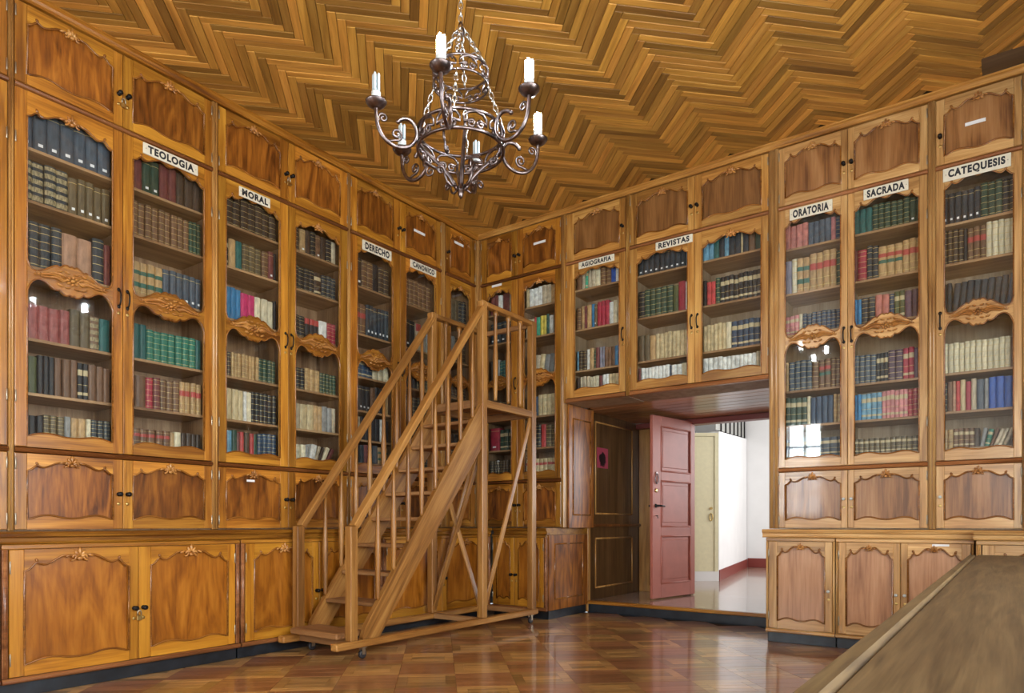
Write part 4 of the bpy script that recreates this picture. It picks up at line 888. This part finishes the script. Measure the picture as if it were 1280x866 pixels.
for dk, rows in BOOKS.items():
    root, wall, cx0, ox0, ox1, hg, shelves, zb = CASES[dk]
    for ri, row in enumerate(rows):
        hh, spec = row.split('|'); hh = float(hh); lst = []
        for it in spec.split(','):
            it = it.strip(); lean = 0.0; wf = 1.0
            if '/' in it: it, l_ = it.split('/'); lean = float(l_)
            if '*' in it: it, w_ = it.split('*'); wf = float(w_)
            pt = it.split(' '); n = int(pt[0]); sty = pt[-1]; col = ' '.join(pt[1:-1])
            hrun = hh*(1+rb.uniform(-0.07, 0.03)); wr = wf*(1+rb.uniform(-0.08, 0.08))
            for k in range(n): lst.append([col, sty, wr*(1+rb.uniform(-0.06, 0.06)), lean, hrun*(1+rb.uniform(-0.025, 0.015))])
        xa, xb = ox0-0.022, ox1+0.022
        tl = [math.tan(math.radians(b[3]))*b[4] for b in lst]
        gap = [max(0.0, tl[i]-(tl[i+1] if i+1 < len(tl) else 0.0)) for i in range(len(tl))]; extra = sum(gap)
        tot = sum(b[2]/math.cos(math.radians(b[3])) for b in lst)
        k = (xb-xa-extra*1.02-0.004)/tot; x = xa+0.002
        for bi, (col, sty, wf, lean, h) in enumerate(lst):
            w = wf*k; a = math.radians(lean); wproj = w/math.cos(a); cxl = x+wproj/2
            yl = 0.052+rb.uniform(0, 0.016); dp = 0.17+rb.uniform(0, 0.03); c = C_[col]; j = 1+rb.uniform(-0.12, 0.12)
            c = tuple(min(1, v*j) for v in c)
            # wall-local -> world: stands on the shelf; leaning books tip away from the left
            allb.append(dict(dk=dk, ri=ri, bi=bi, nb=len(lst), col=col, c=c, sty=sty, w=w*0.975, h=h*math.cos(a) if lean else h, d=dp, xl=cxl, yl=yl, z=shelves[ri]+0.0008, a=a, wall=wall, hg=hg))
            x += wproj+gap[bi]*1.01
def book_mat(b):
    pivot = Matrix.Translation((b['xl'], b['yl'], b['z']+(b['w']/2*math.sin(b['a']))))
    loc = pivot @ Matrix.Rotation(b['a'], 4, 'Y') @ Matrix.Diagonal((b['w'], b['d'], b['h'], 1))
    if b['wall'] == LEFT: return Matrix.Rotation(PI/2, 4, 'Z') @ loc
    return loc
for b in allb:
    b['M'] = book_mat(b); p = b['M'] @ Vector((0, 0, 0.5)); q = in_view(p, 5)
    nx = Vector((1, 0, 0)) if b['wall'] == LEFT else Vector((0, -1, 0)); vd = (CAM-p).normalized()
    hid = False
    if q and 545 < q[0] < 650 and b['dk'] in ('D2', 'E1', 'F1', 'F2'): hid = True
    b['px'] = b['w']*b['h']*max(0, nx.dot(vd))/q[2]**2*(0.5 if hid else 1) if q else 0
    if b['dk'] not in DN: b['px'] *= 0.2
allb.sort(key=lambda b: -b['px'])
for b in allb[:300]:
    o = link('book', SHARED['book', b['sty']]); o.matrix_world = b['M']; o.color = (*b['c'], 1)
    n = b['bi'] if b['hg'] == 'l' else b['nb']-1-b['bi']
    tag(o, '%s book from hinge side, %s %s, %s shelf, %s' % (ORD[n], b['col'], STY[b['sty']][0], SHN[b['ri']] if not (len(BOOKS[b['dk']]) == 4 and b['ri'] == 3) else 'bottom', DN.get(b['dk'], 'end door')), 'book', 'books behind the glass doors')
mb = MB(); cols = []
for b in allb[300:]:
    n0 = len(mb.f); Mx = b['M']; book_geo(mb, b['sty'], lambda p: tuple(Mx @ Vector(p))); cols += [(*b['c'], 1.0)]*(len(mb.f)-n0)
me = mb.mesh('books', BM2); at = me.attributes.new('col', 'FLOAT_COLOR', 'FACE'); at.data.foreach_set('color', [v for c in cols for v in c])
tag(link('books', me), 'the smaller and farther books filling the remaining shelves', 'books', kind='stuff')

# ------------------------------------------------------------------ rolling library ladder
LX, LY = 0.77, -1.62
lad = empty('library_ladder', (LX, LY, 0), 0, 'wooden rolling library staircase with turned balusters and a landing', 'ladder')
LO = (-LX, -LY, 0)
def lpart(mb, name, mat='ladder', parent=None): return mb.build(name, M[mat], parent or lad, loc=LO if parent is None else (0, 0, 0))
xL, xR_, yF, yA, yB = 0.475, 1.07, -2.755, -1.268, -0.492
zL, zT, zN = 2.08, 2.93, 0.95
hw = 0.033
for x, y, z1 in ((xL, yA, zT), (xR_, yA, zT), (xL, yB, zT), (xR_, yB, zT), (xL, yF, zN), (xR_, yF, zN)):
    lpart(MB().cbox(x-hw, x+hw, y-hw, y+hw, 0.138, z1-(0.0 if z1 > 2 else 0.0), 0.005), 'post')
for x in (xL, xR_):
    lpart(MB().cbox(x-0.035, x+0.035, yF-0.16, yB+0.07, 0.085, 0.137, 0.008), 'base_rail', 'ladder_y')
for y in (yA-0.02, yB-0.03): lpart(MB().cbox(xL+0.036, xR_-0.036, y, y+0.06, 0.088, 0.134, 0.004), 'cross_rail', 'tread')
lpart(MB().cbox(xL+0.036, xR_-0.036, yF-0.02, yF+0.01, 0.088, 0.15, 0.004), 'cross_rail', 'tread')
# casters
for x in (xL+0.03, xR_):
    for y in (yF+0.10, yB-0.02):
        c = MB().lathe([(0.022, -0.012), (0.031, -0.010), (0.031, 0.010), (0.022, 0.012)], (x, y, 0.0315), 14, 'x'); w_ = lpart(c, 'caster_wheel', 'rubber')
        f = MB().box(x-0.018, x-0.014, y-0.014, y+0.014, 0.03, 0.083).box(x+0.014, x+0.018, y-0.014, y+0.014, 0.03, 0.083).box(x-0.026, x+0.026, y-0.024, y+0.024, 0.079, 0.085)
        lpart(f, 'caster_fork', 'steel')
def bar_frame(p, q):
    p, q = Vector(p), Vector(q); d = q-p; L_ = d.length; d.normalize()
    sx = Vector((1, 0, 0)) if abs(d.x) < 0.7 else Vector((0, 1, 0)); sx = (sx-d*sx.dot(d)).normalized(); n = d.cross(sx)
    mx = Matrix(((sx.x, n.x, d.x, p.x), (sx.y, n.y, d.y, p.y), (sx.z, n.z, d.z, p.z), (0, 0, 0, 1)))
    return mx, L_
def beam(p, q, w, t, name):
    """bevelled bar from p to q: width w (sideways), thickness t; its own z runs along it"""
    mx, L_ = bar_frame(p, q)
    o = MB().cbox(-w/2, w/2, -t/2, t/2, 0, L_, 0.005).build(name, M['ladder'], lad)
    o.matrix_local = Matrix.Translation(LO) @ mx
    return o
SLP = (zL+0.04-0.20)/(-1.23+2.66)   # slope of the flight
zup = lambda y: 2.12+SLP*(y+1.23)   # upper edge of the string
for x in (xL, xR_):
    y0, y1 = -2.665, -1.235; V = 0.40
    poly = [(y0, 0.139), (y0+0.16, 0.139), (y1, zup(y1)-V), (y1, zup(y1)), (y0+0.02, zup(y0+0.02)), (y0, zup(y0)-0.04)]
    mb = MB().sweep_x(poly, x-0.020, x+0.020); mx, _l = bar_frame((x, y0, 0.139), (x, y1, 0.139+SLP*(y1-y0))); inv = mx.inverted()
    mb.v = [tuple(inv @ Vector(v)) for v in mb.v]; so_ = mb.build('stringer', M['ladder'], lad); so_.matrix_local = Matrix.Translation(LO) @ mx
    # hand rail with a groove, from newel to landing post
    ya, za, yb, zb_ = yF+0.02, zN-0.005, yA+0.02, zT-0.02
    beam((x, ya, za), (x, yb, zb_), 0.068, 0.048, 'handrail')
    zr = lambda y: za+(zb_-za)*(y-ya)/(yb-ya)
    for y in (-2.505, -2.345, -2.190, -2.040, -1.880, -1.725, -1.565, -1.405):
        zb0, zt0 = zup(y)-0.004, zr(y)-0.03; H_ = zt0-zb0
        lpart(MB().lathe([(0.014, 0), (0.015, 0.02), (0.017, 0.10*H_), (0.023, 0.42*H_), (0.022, 0.5*H_), (0.0165, 0.62*H_), (0.0135, 0.80*H_), (0.014, H_)], (x, y, zb0), 8), 'baluster')
    # landing balustrade
    for y in (-1.075, -0.880, -0.690):
        zb0, zt0 = zL, zT-0.045; H_ = zt0-zb0
        lpart(MB().lathe([(0.016, 0), (0.017, 0.03), (0.019, 0.12*H_), (0.024, 0.40*H_), (0.023, 0.5*H_), (0.018, 0.62*H_), (0.015, 0.94*H_), (0.026, 0.965*H_), (0.026, H_)], (x, y, zb0), 8), 'baluster')
    lpart(MB().cbox(x-0.034, x+0.034, yA+hw, yB-hw, zT-0.045, zT-0.003, 0.006), 'handrail', 'ladder_y')
    lpart(MB().cbox(x-0.026, x+0.026, yA+hw, yB+0.05, zL-0.085, zL-0.021, 0.004), 'landing_beam', 'ladder_y')
lpart(MB().cbox(xL+hw, xR_-hw, yB-0.02, yB+0.02, zT-0.055, zT-0.010, 0.005), 'back_rail', 'tread')
lpart(MB().cbox(xL+hw, xR_-hw, yB-0.02, yB+0.02, zL-0.085, zL-0.021, 0.004), 'landing_beam', 'tread')
lpart(MB().cbox(xL+hw, xR_-hw, yA-0.02, yA+0.02, zL-0.085, zL-0.021, 0.004), 'landing_beam', 'tread')
for i in range(6):
    y0 = yA+0.036+i*0.118; lpart(MB().cbox(xL-0.03+0.064, xR_-0.034, y0, y0+0.114, zL-0.020, zL, 0.003), 'landing_board', 'tread')
lpart(MB().cbox(xL+0.036, xR_-0.036, -2.86, -2.60, 0.152, 0.195, 0.008), 'step', 'tread')
for k in range(1, 9):
    z = 0.17+0.2125*k; yn = (z-2.12)/SLP-1.23
    lpart(MB().cbox(xL+0.0205, xR_-0.0205, yn+0.005, yn+0.215, z-0.030, z, 0.006), 'tread', 'tread')
# braces
beam((xL+0.02, yA-0.0, 0.16), (xR_-0.02, yA-0.0, 1.62), 0.022, 0.05, 'brace')
beam((xR_-0.02, yA+0.027, 0.16), (xL+0.02, yA+0.027, 1.62), 0.022, 0.05, 'brace')
for x in (xL, xR_): beam((x, yA+0.02, 0.20), (x, yB-0.02, 1.99), 0.022, 0.05, 'brace')

# ------------------------------------------------------------------ long desk in the foreground
dk_ = empty('library_desk', (5.25, -3.65, 0), 0, 'long dark wooden counter desk with a raised edge strip', 'desk')
DO = (-5.25, 3.65, 0); xd0, xd1, yd0, yd1, zd = 4.655, 5.95, -5.72, -1.545, 0.80
def dpart(mb, name, mat): return mb.build(name, M[mat], dk_, loc=DO)
n = 4
for i in range(n):
    w = (xd1-xd0-0.084)/n; dpart(MB().cbox(xd0+0.042+i*w+0.0004, xd0+0.042+(i+1)*w-0.0004, yd0+0.042, yd1-0.042, zd-0.035, zd-0.003, 0.0015), 'top_board', 'desk')
dpart(MB().cbox(xd0, xd0+0.041, yd0, yd1, zd-0.05, zd, 0.010), 'edge_strip', 'desk_rim')
dpart(MB().cbox(xd1-0.041, xd1, yd0, yd1, zd-0.05, zd, 0.010), 'edge_strip', 'desk_rim')
dpart(MB().cbox(xd0+0.0415, xd1-0.0415, yd1-0.0415, yd1, zd-0.05, zd, 0.006), 'edge_strip', 'desk')
dpart(MB().cbox(xd0+0.0415, xd1-0.0415, yd0, yd0+0.0415, zd-0.05, zd, 0.006), 'edge_strip', 'desk')
for x0, x1, y0, y1 in ((xd0+0.06, xd0+0.085, yd0+0.1, yd1-0.1), (xd1-0.085, xd1-0.06, yd0+0.1, yd1-0.1)):
    dpart(MB().box(x0, x1, y0, y1, 0.12, zd-0.036), 'side_panel', 'desk')
for y in (yd0+0.08, yd1-0.105): dpart(MB().box(xd0+0.086, xd1-0.086, y, y+0.025, 0.12, zd-0.036), 'end_panel', 'desk')
for x in (xd0+0.05, xd1-0.12):
    for y in (yd0+0.07, (yd0+yd1)/2-0.035, yd1-0.14): dpart(MB().cbox(x, x+0.07, y, y+0.07, 0, 0.119, 0.006), 'foot', 'desk')

# ------------------------------------------------------------------ wrought-iron chandelier
CX, CY = 2.53, -3.29
ch = empty('chandelier', (CX, CY, 2.66), 0, 'scrolled wrought-iron chandelier with six candle cups, three lamps lit', 'chandelier')
def cpart(mb, name, mat='iron', parent=None): return mb.build(name, M[mat] if isinstance(mat, str) else mat, parent or ch, loc=(0, 0, -2.66) if parent is None else (0, 0, 0))
def pol(r, a, z): return (r*math.cos(a), r*math.sin(a), z)
def ring(R, z, r): return MB().tube([pol(R, k*2*PI/48, z) for k in range(48)], r, 8, True)
def link_loop(c, d, side, L_=0.024, Wd=0.0105, r=0.0034):
    """one chain link round centre c along d"""
    c, d, side = Vector(c), Vector(d).normalized(), Vector(side); side = (side-d*side.dot(d)).normalized()
    return [tuple(c+d*(L_*math.cos(t))+side*(Wd*math.sin(t))) for t in [k*2*PI/12 for k in range(12)]], r
def chain(p, q, pitch=0.036, r=0.0034):
    p, q = Vector(p), Vector(q); d = q-p; n = max(2, round(d.length/pitch)); mb = MB(); o = d.orthogonal()
    for i in range(n):
        pts, rr = link_loop(p+d*((i+0.5)/n), d, o if i % 2 else d.cross(o), d.length/n*0.66, 0.0105, r); mb.tube(pts, rr, 6, True)
    return mb
cpart(MB().lathe([(0.05, 0.005), (0.045, -0.02), (0.02, -0.035), (0.012, -0.05)], (0, 0, 4.178), 16), 'ceiling_rose')
cpart(chain((0, 0, 4.135), (0, 0, 3.575), 0.036, 0.0042), 'chain', 'chain')
cpart(MB().lathe([(0.008, 0), (0.018, 0.01), (0.020, 0.03), (0.010, 0.05), (0.014, 0.06), (0.006, 0.075)], (0, 0, 3.50), 12), 'top_boss')
RC, RL = 0.142, 0.222
for z in (3.24, 3.315): cpart(ring(RC, z, 0.0055), 'crown_hoop')
for z in (2.90, 2.995): cpart(ring(RL, z, 0.0085), 'ring_hoop')
def spiral(cx, cz, r0, r1, a0, turns, n=18):
    return [(cx+(r0+(r1-r0)*k/n)*math.cos(a0+turns*2*PI*k/n), cz+(r0+(r1-r0)*k/n)*math.sin(a0+turns*2*PI*k/n)) for k in range(n+1)]
def c_scroll(hw_, hh_):
    """arch with two inward curls, in (s, z)"""
    rc = hw_*0.36
    left = spiral(-hw_*0.42, -hh_+rc*1.0, rc*0.18, rc*0.95, 0.4, 1.15, 14)
    e = left[-1]; arch = [(-hw_*0.98, -hh_*0.35), (-hw_*0.95, hh_*0.25), (-hw_*0.65, hh_*0.75), (0, hh_*0.98)]
    half = left+arch
    return half+[(-x, z) for x, z in reversed(half[:-1])]
for i in range(8):
    a0 = i*PI/4+0.2
    cpart(MB().tube([pol(RC, a0+s/RC, 3.2775+z) for s, z in c_scroll(0.048, 0.034)], 0.0052, 6), 'crown_scroll')
for i in range(10):
    a0 = i*PI/5+0.1
    cpart(MB().tube([pol(RL, a0+s/RL, 2.9475+z) for s, z in c_scroll(0.062, 0.044)], 0.0072, 6), 'ring_scroll')
for i in range(4):
    a = i*PI/2+0.55
    cpart(chain(pol(RC+0.002, a, 3.236), pol(RL-0.004, a, 3.004), 0.034, 0.0042), 'chain', 'chain')
    cpart(chain(pol(0.010, a, 3.545), pol(RC, a, 3.322), 0.030, 0.0050), 'crown_chain', 'chain')
    cpart(MB().tube([pol(r_, a, z_) for r_, z_ in spiral(0.072, 3.385, 0.006, 0.028, 1.2, 1.3)], 0.0042, 6), 'crown_scroll')
    # ribs to the bottom finial, with curls
    a2 = a+0.25
    cpart(MB().tube([pol(r_, a2, z_) for r_, z_ in ((0.222, 2.945), (0.205, 2.915), (0.16, 2.868), (0.10, 2.815), (0.055, 2.765), (0.032, 2.725), (0.020, 2.70))], [0.006, 0.008, 0.009, 0.010, 0.012, 0.012, 0.007], 8), 'rib')
    cpart(MB().tube([pol(r_, a2+0.5, z_) for r_, z_ in [(0.03, 2.715), (0.06, 2.705), (0.085, 2.72), (0.10, 2.755)]+[(0.125+(0.026-0.022*k/14)*math.cos(PI+0.0-1.25*2*PI*k/14), 2.765+(0.026-0.022*k/14)*math.sin(PI-1.25*2*PI*k/14)) for k in range(15)]], 0.0062, 6), 'lower_scroll')
    cpart(MB().tube([pol(r_, a2-0.5, z_) for r_, z_ in [(0.215, 2.90), (0.212, 2.865), (0.195, 2.845)]+[(0.175+(0.026-0.022*k/14)*math.cos(0.6-1.25*2*PI*k/14), 2.825+(0.026-0.022*k/14)*math.sin(0.6-1.25*2*PI*k/14)) for k in range(15)]], 0.0062, 6), 'lower_scroll')
cpart(MB().lathe([(0.004, 0), (0.012, 0.015), (0.017, 0.035), (0.012, 0.05), (0.022, 0.062), (0.010, 0.075)], (0, 0, 2.655), 10), 'finial')
ARM = [(0.44, 3.030), (0.4385, 2.985), (0.428, 2.935), (0.402, 2.890), (0.362, 2.862), (0.315, 2.856), (0.272, 2.872), (0.243, 2.905), (0.234, 2.945), (0.243, 2.980), (0.268, 3.003), (0.298, 3.005), (0.322, 2.992), (0.336, 2.975)]
def smooth(pts, n=4):
    out = []
    for i in range(len(pts)-1):
        p0, p1, p2, p3 = pts[max(i-1, 0)], pts[i], pts[i+1], pts[min(i+2, len(pts)-1)]
        for k in range(n):
            t = k/n; out.append(tuple(0.5*((2*b)+(-a+c)*t+(2*a-5*b+4*c-d)*t*t+(-a+3*b-3*c+d)*t**3) for a, b, c, d in zip(p0, p1, p2, p3)))
    out.append(pts[-1]); return out
SA = smooth(ARM)
for i in range(6):
    a = i*PI/3-0.03; lit = i in (0, 1, 5)
    rr = [0.0100]*len(SA); rr[-4:] = [0.0095, 0.012, 0.010, 0.003]
    arm = cpart(MB().tube([pol(r_, a, z_) for r_, z_ in SA], rr, 8), 'arm')
    sp = MB().tube([pol(r_, a, z_) for r_, z_ in [(0.385, 2.876), (0.352, 2.885)]+spiral(0.338, 2.918, 0.032, 0.006, -1.3, -1.5)], 0.0065, 6)
    sp.tube([pol(r_, a, z_) for r_, z_ in [(0.436, 2.965)]+spiral(0.405, 2.985, 0.026, 0.005, -0.6, 1.4)], 0.0058, 6)
    cpart(sp, 'arm_scroll', 'iron', arm)
    cx, cy = 0.44*math.cos(a), 0.44*math.sin(a)
    cpart(MB().lathe([(0.008, -0.006), (0.022, -0.002), (0.040, 0.008), (0.052, 0.024), (0.0535, 0.028), (0.050, 0.026), (0.036, 0.014), (0.010, 0.010)], (cx, cy, 3.03), 18), 'drip_cup')
    s = MB().lathe([(0.016, 0), (0.017, 0.03), (0.023, 0.036), (0.024, 0.062), (0.018, 0.068)], (cx, cy, 3.041), 12)
    cpart(s, 'lamp_socket', 'socket')
    bu = MB()
    for k in range(4):
        b_ = k*PI/2+0.4; ux, uy = 0.0135*math.cos(b_), 0.0135*math.sin(b_)
        bu.lathe([(0.0075, 0), (0.0075, 0.078), (0.005, 0.086), (0.001, 0.088)], (cx+ux, cy+uy, 3.110), 8)
    cpart(bu, 'lamp', 'lit' if lit else 'cfl')
